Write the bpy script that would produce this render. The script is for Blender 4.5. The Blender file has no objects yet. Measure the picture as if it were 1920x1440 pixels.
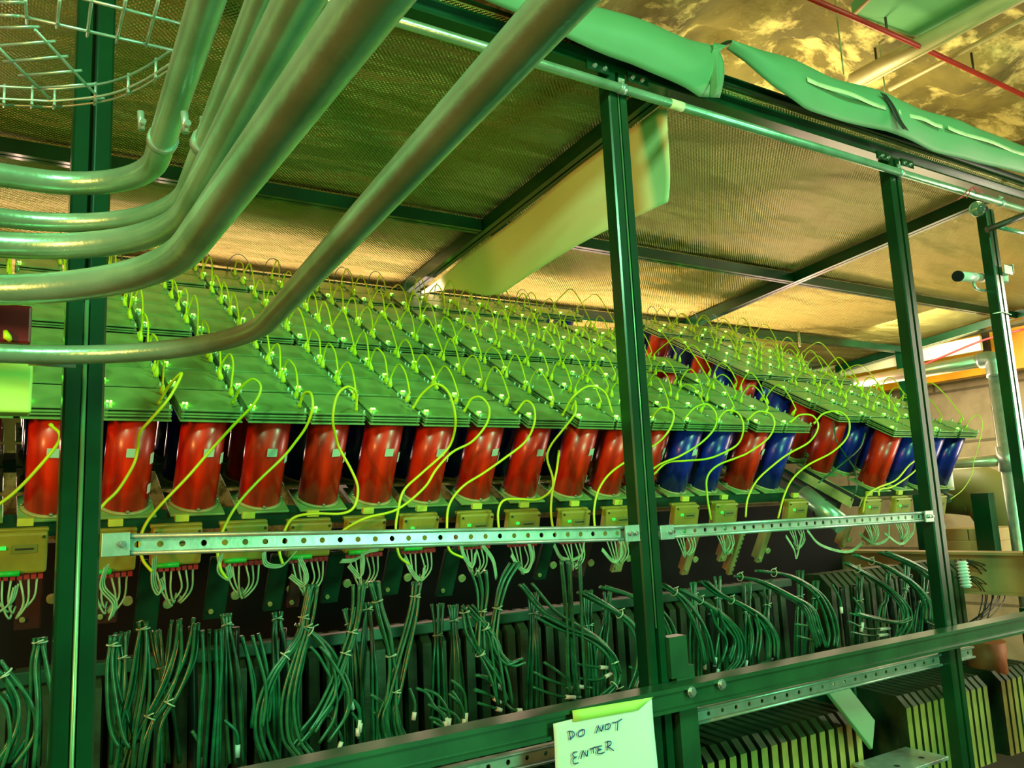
import bpy, bmesh, math, random
from mathutils import Vector, Matrix, noise
random.seed(7)
C = bpy.context.scene
COL = C.collection

# ------------------------------------------------------------------ camera
RM = ((0.84532552, -0.53218638, -0.04692999),
      (0.04353725, 0.15617133, -0.98676999),
      (0.53247467, 0.83209865, 0.15518555))      # rows: image right, image down, forward (in world axes)
F = 1553.12
EYE = Vector((0, 0, 1.6))
cd = bpy.data.cameras.new('camera'); cam = bpy.data.objects.new('camera', cd); COL.objects.link(cam)
cd.sensor_width = 36; cd.lens = 36 * F / 1920; cd.clip_start = .02; cd.clip_end = 100
r, d, f = (Vector(x) for x in RM)
cam.matrix_world = Matrix(((r.x, -d.x, -f.x, EYE.x), (r.y, -d.y, -f.y, EYE.y), (r.z, -d.z, -f.z, EYE.z), (0, 0, 0, 1)))
C.camera = cam

def ray(px, py):
    a, b = (px - 960) / F, (py - 720) / F
    return r * a + d * b + f
def U(px, py, Y):
    v = ray(px, py); return EYE + v * (Y / v.y)
def UX(px, py, X):
    v = ray(px, py); return EYE + v * (X / v.x)
def UZ(px, py, Z):
    v = ray(px, py); return EYE + v * (Z / v.z)      # Z is measured from the eye

# ------------------------------------------------------------------ world, lights, exposure
w = bpy.data.worlds.new('world'); C.world = w; w.use_nodes = True
w.node_tree.nodes['Background'].inputs[0].default_value = (.10, .26, .12, 1)
w.node_tree.nodes['Background'].inputs[1].default_value = .09
C.view_settings.view_transform = 'Standard'; C.view_settings.look = 'None'
C.view_settings.gamma = 1; C.view_settings.exposure = 0.0
def area(name, loc, target, size, power, color, sy=None):
    l = bpy.data.lights.new(name, 'AREA'); l.energy = power; l.color = color; l.size = size
    if sy: l.shape = 'RECTANGLE'; l.size_y = sy
    o = bpy.data.objects.new(name, l); COL.objects.link(o); o.location = loc
    o.rotation_euler = (Vector(target) - Vector(loc)).to_track_quat('-Z', 'Y').to_euler()
    return o
area('green_ceiling_lamp', (-1.3, -1.0, 3.5), (0.7, 2.0, 1.9), .45, 120, (.36, 1, .50))
area('green_aisle_lamp', (2.6, -1.6, 3.4), (2.4, 2.0, 1.6), .5, 78, (.36, 1, .48))
area('green_low_fill', (2.0, -1.3, 1.5), (2.0, 2.0, 1.0), .8, 62, (.26, 1, .46))  # added fill light for the lower strut, cables and plate tops
area('warm_aisle_lamp', (-2.4, -.4, 1.95), (1.0, 2.1, 1.75), .35, 88, (1, .40, .10))
area('warm_lamp_behind_bank', (2.0, 3.9, 2.05), (1.9, 3.45, 2.9), 5.4, 190, (1, .62, .46), .25)
area('work_lamp_far_end', (5.3, .7, 2.0), (3.4, 2.1, 1.8), .22, 60, (1, .84, .62), 1.7)
area('wall_lamp', (5.0, 3.0, 2.6), (6.6, 3.3, 2.0), .5, 36, (1, .84, .64))
area('roof_glow_lamp', (4.8, 2.9, 1.9), (3.6, 2.6, 2.9), .8, 11, (1, .78, .46))
area('rock_lamp', (4.0, 3.3, 3.1), (4.1, 2.3, 4.1), .7, 48, (1, .84, .40))

# ------------------------------------------------------------------ materials
def lin(c):
    return tuple(((x / 255) / 12.92 if x / 255 <= .04045 else ((x / 255 + .055) / 1.055) ** 2.4) for x in c) + (1,)
MT = {}
def mat(name, c, rough=.5, metal=0., c2=None, scale=8., bump=0., bscale=60., emit=None, estr=0., coat=0., stretch=None):
    m = bpy.data.materials.new(name); m.use_nodes = True; n = m.node_tree.nodes; L = m.node_tree.links
    b = n['Principled BSDF']; b.inputs['Roughness'].default_value = rough; b.inputs['Metallic'].default_value = metal
    b.inputs['Coat Weight'].default_value = coat; b.inputs['Coat Roughness'].default_value = .18
    tc = n.new('ShaderNodeTexCoord'); mp = n.new('ShaderNodeMapping'); L.new(tc.outputs['Object'], mp.inputs[0])
    if stretch: mp.inputs['Scale'].default_value = stretch
    nz = n.new('ShaderNodeTexNoise'); nz.inputs['Scale'].default_value = scale; nz.inputs['Detail'].default_value = 5
    L.new(mp.outputs[0], nz.inputs['Vector'])
    rp = n.new('ShaderNodeValToRGB'); rp.color_ramp.elements[0].color = lin(c); rp.color_ramp.elements[1].color = lin(c2 or tuple(x * .8 for x in c))
    rp.color_ramp.elements[0].position = .35; rp.color_ramp.elements[1].position = .68
    L.new(nz.outputs['Fac'], rp.inputs[0]); L.new(rp.outputs[0], b.inputs['Base Color'])
    if bump:
        n2 = n.new('ShaderNodeTexNoise'); n2.inputs['Scale'].default_value = bscale; n2.inputs['Detail'].default_value = 6
        L.new(mp.outputs[0], n2.inputs['Vector'])
        bp = n.new('ShaderNodeBump'); bp.inputs['Strength'].default_value = bump; bp.inputs['Distance'].default_value = .02
        L.new(n2.outputs['Fac'], bp.inputs['Height']); L.new(bp.outputs[0], b.inputs['Normal'])
    if emit:
        b.inputs['Emission Color'].default_value = lin(emit); b.inputs['Emission Strength'].default_value = estr
    MT[name] = m; return m
mat('green_paint', (4, 68, 34), .28, .25, (3, 48, 24), 5, coat=.35)
mat('green_paint_worn', (38, 92, 56), .34, .3, (26, 72, 44), 9)
mat('galvanised', (176, 200, 186), .34, .55, (148, 176, 160), 26, .03, 90)
mat('conduit_steel', (156, 200, 172), .28, .58, (120, 170, 134), 11, .05, 120)
mat('bright_steel', (210, 220, 214), .25, .8)
mat('red_acrylic', (240, 44, 2), .34, 0, (120, 8, 3), 3.2, coat=.28, stretch=(7, 7, 1))
mat('blue_acrylic', (4, 40, 160), .32, 0, (4, 18, 84), 3, coat=.3, stretch=(9, 9, 1))
mat('circuit_board', (140, 184, 104), .32, .15, (104, 148, 76), 9)
mat('board_edge', (168, 172, 110), .6, 0, (120, 140, 80), 30)
mat('board_gap', (10, 26, 14), .7)
mat('standoff', (150, 190, 150), .35, .6)
mat('led_green', (60, 255, 60), .4, emit=(110, 255, 50), estr=26)
mat('yellow_cable', (208, 226, 16), .42, 0, (186, 206, 14), 20)
mat('grey_cable', (74, 110, 104), .5)
mat('dark_cable', (34, 104, 66), .26, 0, (18, 74, 46), 30)
mat('black_cable', (22, 40, 30), .3)
mat('pale_cable', (150, 186, 138), .45, 0, (112, 152, 104), 30)
mat('white_plastic', (226, 232, 220), .4)
mat('tab_yellow', (198, 206, 70), .5, 0, (180, 192, 60), 20)
mat('box_yellow', (150, 142, 40), .5, 0, (124, 120, 34), 14)
mat('box_label', (120, 130, 46), .6)
mat('print_dark', (40, 50, 24), .6)
mat('terminal_red', (170, 42, 40), .5)
mat('terminal_green', (30, 200, 60), .4)
mat('bracket_dark', (20, 84, 54), .42, .2, (14, 54, 36), 6)
mat('bracket_rust', (92, 44, 34), .6, .2, (60, 34, 28), 6)
mat('bracket_tan', (176, 160, 96), .6, .1, (140, 128, 76), 12)
mat('plate_steel_shaded', (50, 78, 44), .5, .3, (26, 44, 26), 10, .1, 50)  # colour darkened to carry the shade on the upper plates
mat('plate_edge_lit', (188, 180, 92), .45, .25, (128, 132, 66), 6, .1, 40)  # lighter colour carries the strong light on the lower front edges
mat('paper', (222, 240, 226), .8, 0, (212, 232, 218), 3, .06, 6)
mat('tape', (190, 236, 110), .5, 0, (176, 226, 100), 6)
mat('ink', (14, 66, 150), .7)
mat('sheet', (104, 160, 112), .55, 0, (86, 142, 96), 2, .12, 4)
mat('sheet_pale', (236, 238, 184), .5, 0, (222, 232, 172), 2, .12, 4)
mat('plate_top', (200, 236, 150), .45, .1, (104, 150, 80), 9)  # brighter colour stands in for light falling on the plate tops
mat('seam_glint', (120, 190, 130), .3, .5)  # pale colour of the painted highlight in the post seams
mat('sheet_stripe', (226, 236, 186), .5)
mat('strap_black', (20, 34, 22), .5)
mat('tie', (190, 226, 190), .4)
mat('red_pipe', (176, 34, 20), .45, .1, (146, 28, 18), 6)
mat('pale_pipe', (206, 190, 140), .45, .1, (180, 166, 118), 6)
mat('dark_pipe', (64, 58, 40), .5, .2)
mat('gate_steel', (226, 214, 180), .3, .7, (206, 198, 168), 10)
mat('yellow_paint', (236, 166, 12), .5, 0, (214, 146, 10), 6)
mat('tan_steel', (178, 150, 96), .6, 0, (156, 130, 84), 5)
mat('olive_duct', (112, 112, 52), .55, .1, (92, 94, 44), 3)
mat('rust', (150, 84, 40), .6, .2, (186, 116, 60), 8, .2, 20)
mat('cam_white', (214, 228, 216), .35)
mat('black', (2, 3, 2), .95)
mat('maroon', (120, 14, 24), .35, 0, (96, 10, 20), 5)
mat('pink_cord', (206, 60, 60), .5)
mat('concrete', (196, 176, 136), .85, 0, (166, 148, 112), 3, .2, 30)
mat('floor_concrete', (70, 70, 60), .85, 0, (56, 56, 48), 4)
mat('pallet_block', (196, 176, 120), .8, 0, (170, 152, 104), 6)
mat('skylight', (120, 190, 130), .5, .0, (96, 166, 110), 2)
g = mat('bulb_glass', (210, 240, 210), .03); g.node_tree.nodes['Principled BSDF'].inputs['Transmission Weight'].default_value = .85
g.node_tree.nodes['Principled BSDF'].inputs['IOR'].default_value = 1.2

def rock_mat():
    m = mat('rock', (128, 116, 58), .9, 0, (74, 66, 32), 2.2, 1.0, 9)
    n = m.node_tree.nodes; L = m.node_tree.links
    b = n['Principled BSDF']; tc = n['Texture Coordinate']
    ms = n.new('ShaderNodeTexNoise'); ms.inputs['Scale'].default_value = 3.1; ms.inputs['Detail'].default_value = 9; ms.inputs['Roughness'].default_value = .68
    L.new(tc.outputs['Object'], ms.inputs['Vector'])
    rp = n.new('ShaderNodeValToRGB'); rp.color_ramp.elements[0].position = .50; rp.color_ramp.elements[1].position = .60
    L.new(ms.outputs['Fac'], rp.inputs[0])
    mx = n.new('ShaderNodeMix'); mx.data_type = 'RGBA'; mx.inputs['B'].default_value = lin((206, 190, 120))
    old = b.inputs['Base Color'].links[0].from_socket
    L.new(rp.outputs[0], mx.inputs['Factor']); L.new(old, mx.inputs['A']); L.new(mx.outputs['Result'], b.inputs['Base Color'])
rock_mat()

def foil_mat():
    # bubble-foil insulation: rows of small bubbles and long soft creases
    m = bpy.data.materials.new('bubble_foil'); m.use_nodes = True; n = m.node_tree.nodes; L = m.node_tree.links
    b = n['Principled BSDF']; b.inputs['Base Color'].default_value = lin((152, 148, 72)); b.inputs['Metallic'].default_value = .52
    b.inputs['Roughness'].default_value = .36
    tc = n.new('ShaderNodeTexCoord'); sp = n.new('ShaderNodeSeparateXYZ'); L.new(tc.outputs['Object'], sp.inputs[0])
    def sin(out, k):
        a = n.new('ShaderNodeMath'); a.operation = 'MULTIPLY'; a.inputs[1].default_value = k; L.new(out, a.inputs[0])
        s = n.new('ShaderNodeMath'); s.operation = 'SINE'; L.new(a.outputs[0], s.inputs[0]); return s.outputs[0]
    k = 2 * math.pi / .0135
    mu = n.new('ShaderNodeMath'); mu.operation = 'MULTIPLY'; L.new(sin(sp.outputs['X'], k), mu.inputs[0]); L.new(sin(sp.outputs['Y'], k), mu.inputs[1])
    b1 = n.new('ShaderNodeBump'); b1.inputs['Strength'].default_value = .75; b1.inputs['Distance'].default_value = .006; L.new(mu.outputs[0], b1.inputs['Height'])
    mp = n.new('ShaderNodeMapping'); mp.inputs['Scale'].default_value = (.7, 2.2, 1); L.new(tc.outputs['Object'], mp.inputs[0])
    nz = n.new('ShaderNodeTexNoise'); nz.inputs['Scale'].default_value = 2.0; nz.inputs['Detail'].default_value = 3; L.new(mp.outputs[0], nz.inputs['Vector'])
    b2 = n.new('ShaderNodeBump'); b2.inputs['Strength'].default_value = .9; b2.inputs['Distance'].default_value = .22; L.new(nz.outputs['Fac'], b2.inputs['Height'])
    L.new(b2.outputs[0], b1.inputs['Normal']); L.new(b1.outputs[0], b.inputs['Normal'])
    MT['bubble_foil'] = m
foil_mat()
def block_mat():
    m = bpy.data.materials.new('block_wall'); m.use_nodes = True; n = m.node_tree.nodes; L = m.node_tree.links
    b = n['Principled BSDF']; b.inputs['Roughness'].default_value = .85
    tc = n.new('ShaderNodeTexCoord'); mp = n.new('ShaderNodeMapping'); mp.inputs['Rotation'].default_value = (math.pi / 2, 0, math.pi / 2)
    sp = n.new('ShaderNodeSeparateXYZ'); cb = n.new('ShaderNodeCombineXYZ'); L.new(tc.outputs['Object'], sp.inputs[0])
    L.new(sp.outputs['Y'], cb.inputs['X']); L.new(sp.outputs['Z'], cb.inputs['Y'])
    br = n.new('ShaderNodeTexBrick'); br.inputs['Color1'].default_value = lin((206, 182, 138)); br.inputs['Color2'].default_value = lin((186, 164, 122))
    br.inputs['Mortar'].default_value = lin((140, 124, 90)); br.inputs['Scale'].default_value = 1; br.inputs['Brick Width'].default_value = .9
    br.inputs['Row Height'].default_value = .42; br.inputs['Mortar Size'].default_value = .012
    L.new(cb.outputs[0], br.inputs['Vector'])
    nz = n.new('ShaderNodeTexNoise'); nz.inputs['Scale'].default_value = 7; nz.inputs['Detail'].default_value = 6; L.new(tc.outputs['Object'], nz.inputs['Vector'])
    mx = n.new('ShaderNodeMix'); mx.data_type = 'RGBA'; mx.blend_type = 'MULTIPLY'; mx.inputs['Factor'].default_value = .5
    L.new(br.outputs['Color'], mx.inputs['A']); L.new(nz.outputs['Color'], mx.inputs['B'])
    rp = n.new('ShaderNodeValToRGB'); rp.color_ramp.elements[0].color = (.5, .48, .42, 1); rp.color_ramp.elements[1].color = (1, 1, 1, 1)
    rp.color_ramp.elements[0].position = .3; rp.color_ramp.elements[1].position = .6
    L.new(nz.outputs['Fac'], rp.inputs[0]); L.new(rp.outputs[0], mx.inputs['B']); L.new(mx.outputs['Result'], b.inputs['Base Color'])
    MT['block_wall'] = m
block_mat()

# ------------------------------------------------------------------ mesh helpers
class MB:
    def __init__(s): s.b = bmesh.new()
    def box(s, c, size, M=None, bevel=0):
        sx, sy, sz = (x / 2 for x in size)
        vs = []
        for x, y, z in ((-1,-1,-1),(1,-1,-1),(1,1,-1),(-1,1,-1),(-1,-1,1),(1,-1,1),(1,1,1),(-1,1,1)):
            p = Vector((x * sx, y * sy, z * sz))
            p = (M @ p if M else p) + Vector(c); vs.append(s.b.verts.new(p))
        fs = [s.b.faces.new([vs[i] for i in q]) for q in ((0,3,2,1),(4,5,6,7),(0,1,5,4),(1,2,6,5),(2,3,7,6),(3,0,4,7))]
        if bevel:
            es = list({e for f_ in fs for e in f_.edges})
            bmesh.ops.bevel(s.b, geom=es, offset=bevel, segments=2, affect='EDGES', profile=.5)
        return s
    def tube(s, pts, rad, n=8, cap=True):
        pts = [Vector(p) for p in pts]; N = len(pts)
        rs = rad if isinstance(rad, (list, tuple)) else [rad] * N
        t0 = (pts[1] - pts[0]).normalized()
        up = t0.orthogonal().normalized(); rings = []
        for i, p in enumerate(pts):
            t = (pts[min(i + 1, N - 1)] - pts[max(i - 1, 0)]).normalized()
            up = (up - t * up.dot(t))
            up = up.normalized() if up.length > 1e-6 else t.orthogonal().normalized()
            v = t.cross(up)
            rings.append([s.b.verts.new(p + (up * math.cos(2 * math.pi * k / n) + v * math.sin(2 * math.pi * k / n)) * rs[i]) for k in range(n)])
        for a, b in zip(rings, rings[1:]):
            for k in range(n):
                f_ = s.b.faces.new((a[k], a[(k + 1) % n], b[(k + 1) % n], b[k])); f_.smooth = True
        if cap:
            s.b.faces.new(rings[0][::-1]); s.b.faces.new(rings[-1])
        return s
    def cyl(s, a, b, rad, n=16): return s.tube([a, b], rad, n)
    def prism(s, poly, ax, length, M=None, off=(0, 0, 0)):
        # poly: 2D outline in the two axes other than ax, extruded along ax from 0 to length
        def P(u, v, w_):
            p = {'x': (w_, u, v), 'y': (u, w_, v), 'z': (u, v, w_)}[ax]
            p = Vector(p); p = M @ p if M else p
            return p + Vector(off)
        a = [s.b.verts.new(P(u, v, 0)) for u, v in poly]; b = [s.b.verts.new(P(u, v, length)) for u, v in poly]
        k = len(poly)
        s.b.faces.new(a); s.b.faces.new(b[::-1])
        for i in range(k): s.b.faces.new((a[i], b[i], b[(i + 1) % k], a[(i + 1) % k]))
        return s
    def grid(s, nu, nv, fn, thick=None):
        g_ = [[s.b.verts.new(fn(i / nu, j / nv)) for j in range(nv + 1)] for i in range(nu + 1)]
        for i in range(nu):
            for j in range(nv):
                f_ = s.b.faces.new((g_[i][j], g_[i + 1][j], g_[i + 1][j + 1], g_[i][j + 1])); f_.smooth = True
        return s
    def build(s, name, m, parent=None, solid=0):
        bmesh.ops.recalc_face_normals(s.b, faces=s.b.faces)
        vs = s.b.verts
        lo = Vector((min(v.co.x for v in vs), min(v.co.y for v in vs), min(v.co.z for v in vs)))
        hi = Vector((max(v.co.x for v in vs), max(v.co.y for v in vs), max(v.co.z for v in vs)))
        c = (lo + hi) / 2
        if parent is None: c.z = lo.z
        for v in vs: v.co -= c
        me = bpy.data.meshes.new(name); s.b.to_mesh(me); s.b.free()
        for mm in (m if isinstance(m, (list, tuple)) else [m]): me.materials.append(MT[mm])
        o = bpy.data.objects.new(name, me); COL.objects.link(o)
        o.location = c - WL(parent)
        if parent: o.parent = parent
        o['_w'] = c[:]
        if solid:
            md = o.modifiers.new('solid', 'SOLIDIFY'); md.thickness = solid; md.offset = 0
        return o
def WL(p):
    return Vector(p['_w']) if p is not None and '_w' in p else Vector((0, 0, 0))
def tag(o, label=None, cat=None, group=None, kind=None):
    if label: o['label'] = label
    if cat: o['category'] = cat
    if group: o['group'] = group
    if kind: o['kind'] = kind
    return o
def thing(name, label, cat, loc, group=None):
    o = bpy.data.objects.new(name, None); COL.objects.link(o); o.location = loc; o['_w'] = Vector(loc)[:]
    o.empty_display_size = .05
    return tag(o, label, cat, group)
def spline(P, k=6):
    P = [Vector(p) for p in P]
    if len(P) < 3: return P
    Q = [2 * P[0] - P[1]] + P + [2 * P[-1] - P[-2]]; out = []
    for i in range(1, len(Q) - 2):
        a, b, c_, e = Q[i - 1], Q[i], Q[i + 1], Q[i + 2]
        for j in range(k):
            t = j / k
            out.append(.5 * ((2 * b) + (-a + c_) * t + (2 * a - 5 * b + 4 * c_ - e) * t * t + (-a + 3 * b - 3 * c_ + e) * t ** 3))
    out.append(P[-1]); return out
def copy_tree(o, parent=None):
    c = o.copy(); COL.objects.link(c)
    if parent: c.parent = parent
    for ch in list(KIDS.get(o.name, [])): copy_tree(ch, c)
    return c
KIDS = {}
def kids(root):
    for o in bpy.data.objects: 
        if o.parent: KIDS.setdefault(o.parent.name, [])
    for o in bpy.data.objects:
        if o.parent and o not in KIDS[o.parent.name]: KIDS[o.parent.name].append(o)
ORD = ['first','second','third','fourth','fifth','sixth','seventh','eighth','ninth','tenth','eleventh','twelfth','thirteenth','fourteenth','fifteenth','sixteenth','seventeenth','eighteenth']

# ------------------------------------------------------------------ setting
EZ = EYE.z
tag(MB().box((2.5, 2.5, -.05), (12, 13, .1)).build('floor', 'floor_concrete'), kind='structure')
def rockf(u, v):
    x = -3 + u * 11.5; y = -3.5 + v * 12
    z = EZ + 2.45 + .34 * (noise.noise(Vector((x * .8, y * .8, 3))) ) + .16 * noise.noise(Vector((x * 2.3, y * 2.3, 9))) + .05 * noise.noise(Vector((x * 7, y * 7, 1)))
    return Vector((x, y, z))
tag(MB().grid(170, 170, rockf).build('ceiling', 'rock', solid=.05), kind='structure')
tag(MB().box((6.75, 2.5, 2.2), (.3, 12, 4.6)).build('wall_right', 'block_wall'), kind='structure')
tag(MB().box((2.5, 8.5, 2.2), (12, .3, 4.6)).build('wall_back', 'rock'), kind='structure')

# ------------------------------------------------------------------ green steel frame with foil roof
YF = 1.635                                     # front plane of the frame
roofz = lambda y: EZ + 1.215 - .0873 * (y - YF)
fr = thing('steel_enclosure', 'dark green bolted steel frame with foil lined roof around the cylinder banks', 'frame', (1.4, YF, 0))
def post(x, y, z0, z1, wdt=.066, dep=.042, lean=0):
    h = wdt / 2; g1 = .005
    poly = [(-h, 0), (-g1 * 1.2, 0), (-g1, .012), (g1, .012), (g1 * 1.2, 0), (h, 0), (h, dep), (-h, dep)]
    poly = [(-h, .004), (-h + .004, 0), (-g1 * 1.2, 0), (-g1, .014), (g1, .014), (g1 * 1.2, 0), (h - .004, 0), (h, .004), (h, dep), (-h, dep)]
    return MB().prism(poly, 'z', z1 - z0, off=(x, y, z0)).build('post', 'green_paint', fr)
def bolt(parent, p, rad=.008, nrm=(0, -1, 0), m='bright_steel'):
    p = Vector(p); n_ = Vector(nrm)
    return MB().cyl(p + n_ * .0002, p + n_ * .003, rad * 1.3, 16).cyl(p + n_ * .003, p + n_ * .009, rad, 6).build('bolt', m, parent)
PX = [.142, 1.442, 2.735]
posts = []
for x in PX:
    p = post(x, YF, 0, EZ + 1.205); posts.append(p)
pD = post(3.36, YF, 0, EZ + 1.12, .060); posts.append(pD)
for p, x, z0, z1 in ((posts[0], PX[0], 0, EZ + .42), (posts[1], PX[1], EZ - .3, EZ + 1.15)):
    MB().tube([(x, YF + .001, z0 + .3 if z0 == 0 else z0), (x, YF + .001, z1)], .0038 if z0 == 0 else .0022, 8).build('seam_highlight', 'seam_glint', p)  # pale strip added in the groove in place of a highlight
# top corner plates and bolts at posts
for p, x in zip(posts[1:3], PX[1:]):
    for sx in (-1, 1):
        pl = MB().box((x + sx * .072, YF - .004, EZ + 1.2), (.075, .006, .03)).build('splice_plate', 'green_paint', fr)
        for q in (.05, .085): bolt(pl, (x + sx * q, YF - .007, EZ + 1.198), .005)
# top rails
def channel(x0, x1, y, z, hgt, dep, name='top_rail', m='green_paint', lip=.006):
    poly = [(0, 0), (0, lip), (dep * .45, lip), (dep * .45, hgt - lip), (0, hgt - lip), (0, hgt), (dep, hgt), (dep, 0)]
    return MB().prism(poly, 'x', x1 - x0, off=(x0, y, z)).build(name, m, fr)
channel(.2, 5.8, YF, EZ + 1.205, .044, .05)
channel(.2, 5.8, YF + .012, EZ + 1.252, .036, .05)
channel(1.5, 5.8, YF + .02, EZ + 1.300, .03, .045)
# roof beams
def rbeam(p0, p1, wd=.05, ht=.052, name='roof_beam'):
    p0, p1 = Vector(p0), Vector(p1); dd = p1 - p0; M = dd.to_track_quat('X', 'Z').to_matrix()
    L_ = dd.length
    poly = [(-wd/2, 0), (-wd/2, .008), (-wd*.3, .008), (-wd*.3, ht), (wd*.3, ht), (wd*.3, .008), (wd/2, .008), (wd/2, 0)]
    poly = [(-wd/2, 0), (-wd/2, ht), (wd/2, ht), (wd/2, 0), (.004, 0), (.004, .006), (-.004, .006), (-.004, 0)]
    return MB().prism(poly, 'x', L_, M=M, off=p0).build(name, 'green_paint', fr)
Y1, Y2 = 2.735, 3.55
for x in (-.6, 1.66, 3.53, 5.75):
    rbeam((x, YF + .06, roofz(YF + .06)), (x, 4.12, roofz(4.12)), .07 if x > 5 else .05)
for y in (Y1, Y2):
    for a_, b_ in ((-.6, 1.63), (1.69, 3.5), (3.56, 5.71)):
        rbeam((a_, y, roofz(y) + .002), (b_, y, roofz(y) + .002), .045, .046)
for i, (a_, b_) in enumerate(((-.9, 1.66), (1.66, 3.53), (3.53, 5.79))):
    for j, (c_, e_) in enumerate(((YF + .02, Y1), (Y1, 4.13))):
        def rf(u, v, a_=a_, b_=b_, c_=c_, e_=e_, k=i * 2 + j):
            x = a_ + (b_ - a_) * u; y = c_ + (e_ - c_) * v
            sag = math.sin(math.pi * u) * math.sin(math.pi * v)
            return Vector((x, y, roofz(y) + .066 + .010 * sag * noise.noise(Vector((x * 2.2, y * 4, k * 5)))))
        MB().grid(46, 34, rf).build('roof_panel', 'bubble_foil', fr, solid=.006)
for p in posts: pass
# back posts of the frame
for x in (-.6, 5.75):
    MB().box((x, Y2 + .02, roofz(Y2) / 2), (.06, .06, roofz(Y2))).build('post', 'green_paint', fr)

# perforated strut channels
def strut(x0, x1, y, z, h=.040, slope=0, dep=.022, pitch=.038, hr=.0058, name='perforated_channel', brk=True):
    b = MB(); bm = b.b
    yw = y + .010                               # recessed web
    n_ = int((x1 - x0) / pitch); st = (x1 - x0) / n_; zc = z + h / 2; hh = h / 2 - .008
    for i in range(n_):
        cx = x0 + st * (i + .5); K = 16; outer = []; inner = []
        for k in range(K):
            an = 2 * math.pi * k / K + math.pi / 4
            ca, sa = math.cos(an), math.sin(an); m_ = max(abs(ca), abs(sa))
            outer.append(bm.verts.new((cx + ca / m_ * st / 2, yw, zc + sa / m_ * hh)))
            inner.append((bm.verts.new((cx + ca * hr, yw, zc + sa * hr)), bm.verts.new((cx + ca * hr, yw + .003, zc + sa * hr))))
        for k in range(K):
            j = (k + 1) % K
            bm.faces.new((outer[k], outer[j], inner[j][0], inner[k][0])); bm.faces.new((inner[k][0], inner[j][0], inner[j][1], inner[k][1]))
    for s_ in (0, 1):
        zz = z if s_ == 0 else z + h - .008
        b.tube([(x0, y + .004, zz + .004), (x1, y + .004, zz + .004)], .0045, 10)
        b.box(((x0 + x1) / 2, y + dep / 2 + .002, zz + .004), (x1 - x0, dep, .005))
    bmesh.ops.remove_doubles(bm, verts=bm.verts, dist=1e-5)
    for v_ in bm.verts: v_.co.z += slope * (v_.co.x - x0)
    o = b.build(name, 'galvanised', fr)
    if brk:
        for sx, xe in ((1, x0), (-1, x1)):
            zc = z + h / 2 + slope * (xe - x0)
            ep = MB().box((xe + sx * .020, y - .003, zc), (.046, .005, h + .003), bevel=.001).build('end_plate', 'galvanised', o)
            for q in ((.012, .03) if sx < 0 else (.03,)):
                bolt(ep, (xe + sx * q, y - .006, zc), .005)
    return o
strut(.180, 1.405, YF + .004, EZ - .039, h=.038, slope=-.034)
strut(1.482, 2.70, YF + .004, EZ - .082, h=.034, slope=-.006)
# lower rail in front of the posts, with flange
yb = YF - .052
poly = [(0, 0), (0, .008), (.010, .010), (.010, .044), (0, .046), (0, .056), (.048, .060), (.048, 0)]
lr = MB().prism(poly, 'x', 4.9, off=(-.4, yb, EZ - .492)).build('lower_rail', 'green_paint_worn', fr)
for px, py in ((1296, 1297), (1352, 1283)):
    bolt(lr, U(px, py, yb), .010)
strut(-.4, 1.40, YF + .03, EZ - .566, h=.040, brk=False, pitch=.05)
strut(1.56, 2.9, YF + .03, EZ - .562, h=.040, brk=False, pitch=.05)
MB().box((1.520, YF + .02, EZ - .62), (.062, .06, .44)).build('stub_post', 'green_paint_worn', fr)
MB().box((1.50, YF + .005, EZ - .375), (.060, .035, .10)).build('stub_bracket', 'green_paint_worn', fr)
MB().box((3.46, YF + .10, (EZ - .45) / 2), (.11, .05, EZ - .45)).build('corner_post', 'green_paint', fr)
# weld edge strip along the left post
# light conduit run along the frame front
cz = EZ + 1.148
cr = thing('conduit_run', 'thin steel conduit strapped level across the tops of the green posts', 'conduit', (1.5, YF - .02, cz))
MB().cyl((.2, YF - .016, cz), (5.7, YF - .016, cz), .0135, 14).build('pipe', 'conduit_steel', cr)
def strap(parent, p, axis, rad, wd=.022, m='galvanised', name='pipe_clamp'):
    p = Vector(p); ax = Vector(axis).normalized()
    b = MB().cyl(p - ax * wd / 2, p + ax * wd / 2, rad * 1.14, 20)
    up = Vector((0, 0, 1)); up = (up - ax * up.dot(ax)); 
    up = up.normalized() if up.length > .1 else Vector((0, 1, 0))
    b.box(p + up * rad * 1.6, (wd * .9, .004, rad * 1.3)); b.cyl(p + up * rad * 1.5 - Vector((0, .012, 0)), p + up * rad * 1.5 + Vector((0, .012, 0)), .003, 8)
    return b.build(name, m, parent)
for x in (PX[1], PX[2], 3.42): strap(cr, (x, YF - .016, cz), (1, 0, 0), .0135)
MB().cyl((1.62, YF - .016, cz), (1.67, YF - .016, cz), .0142, 14).build('tape_band', 'sheet_pale', cr)

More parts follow.
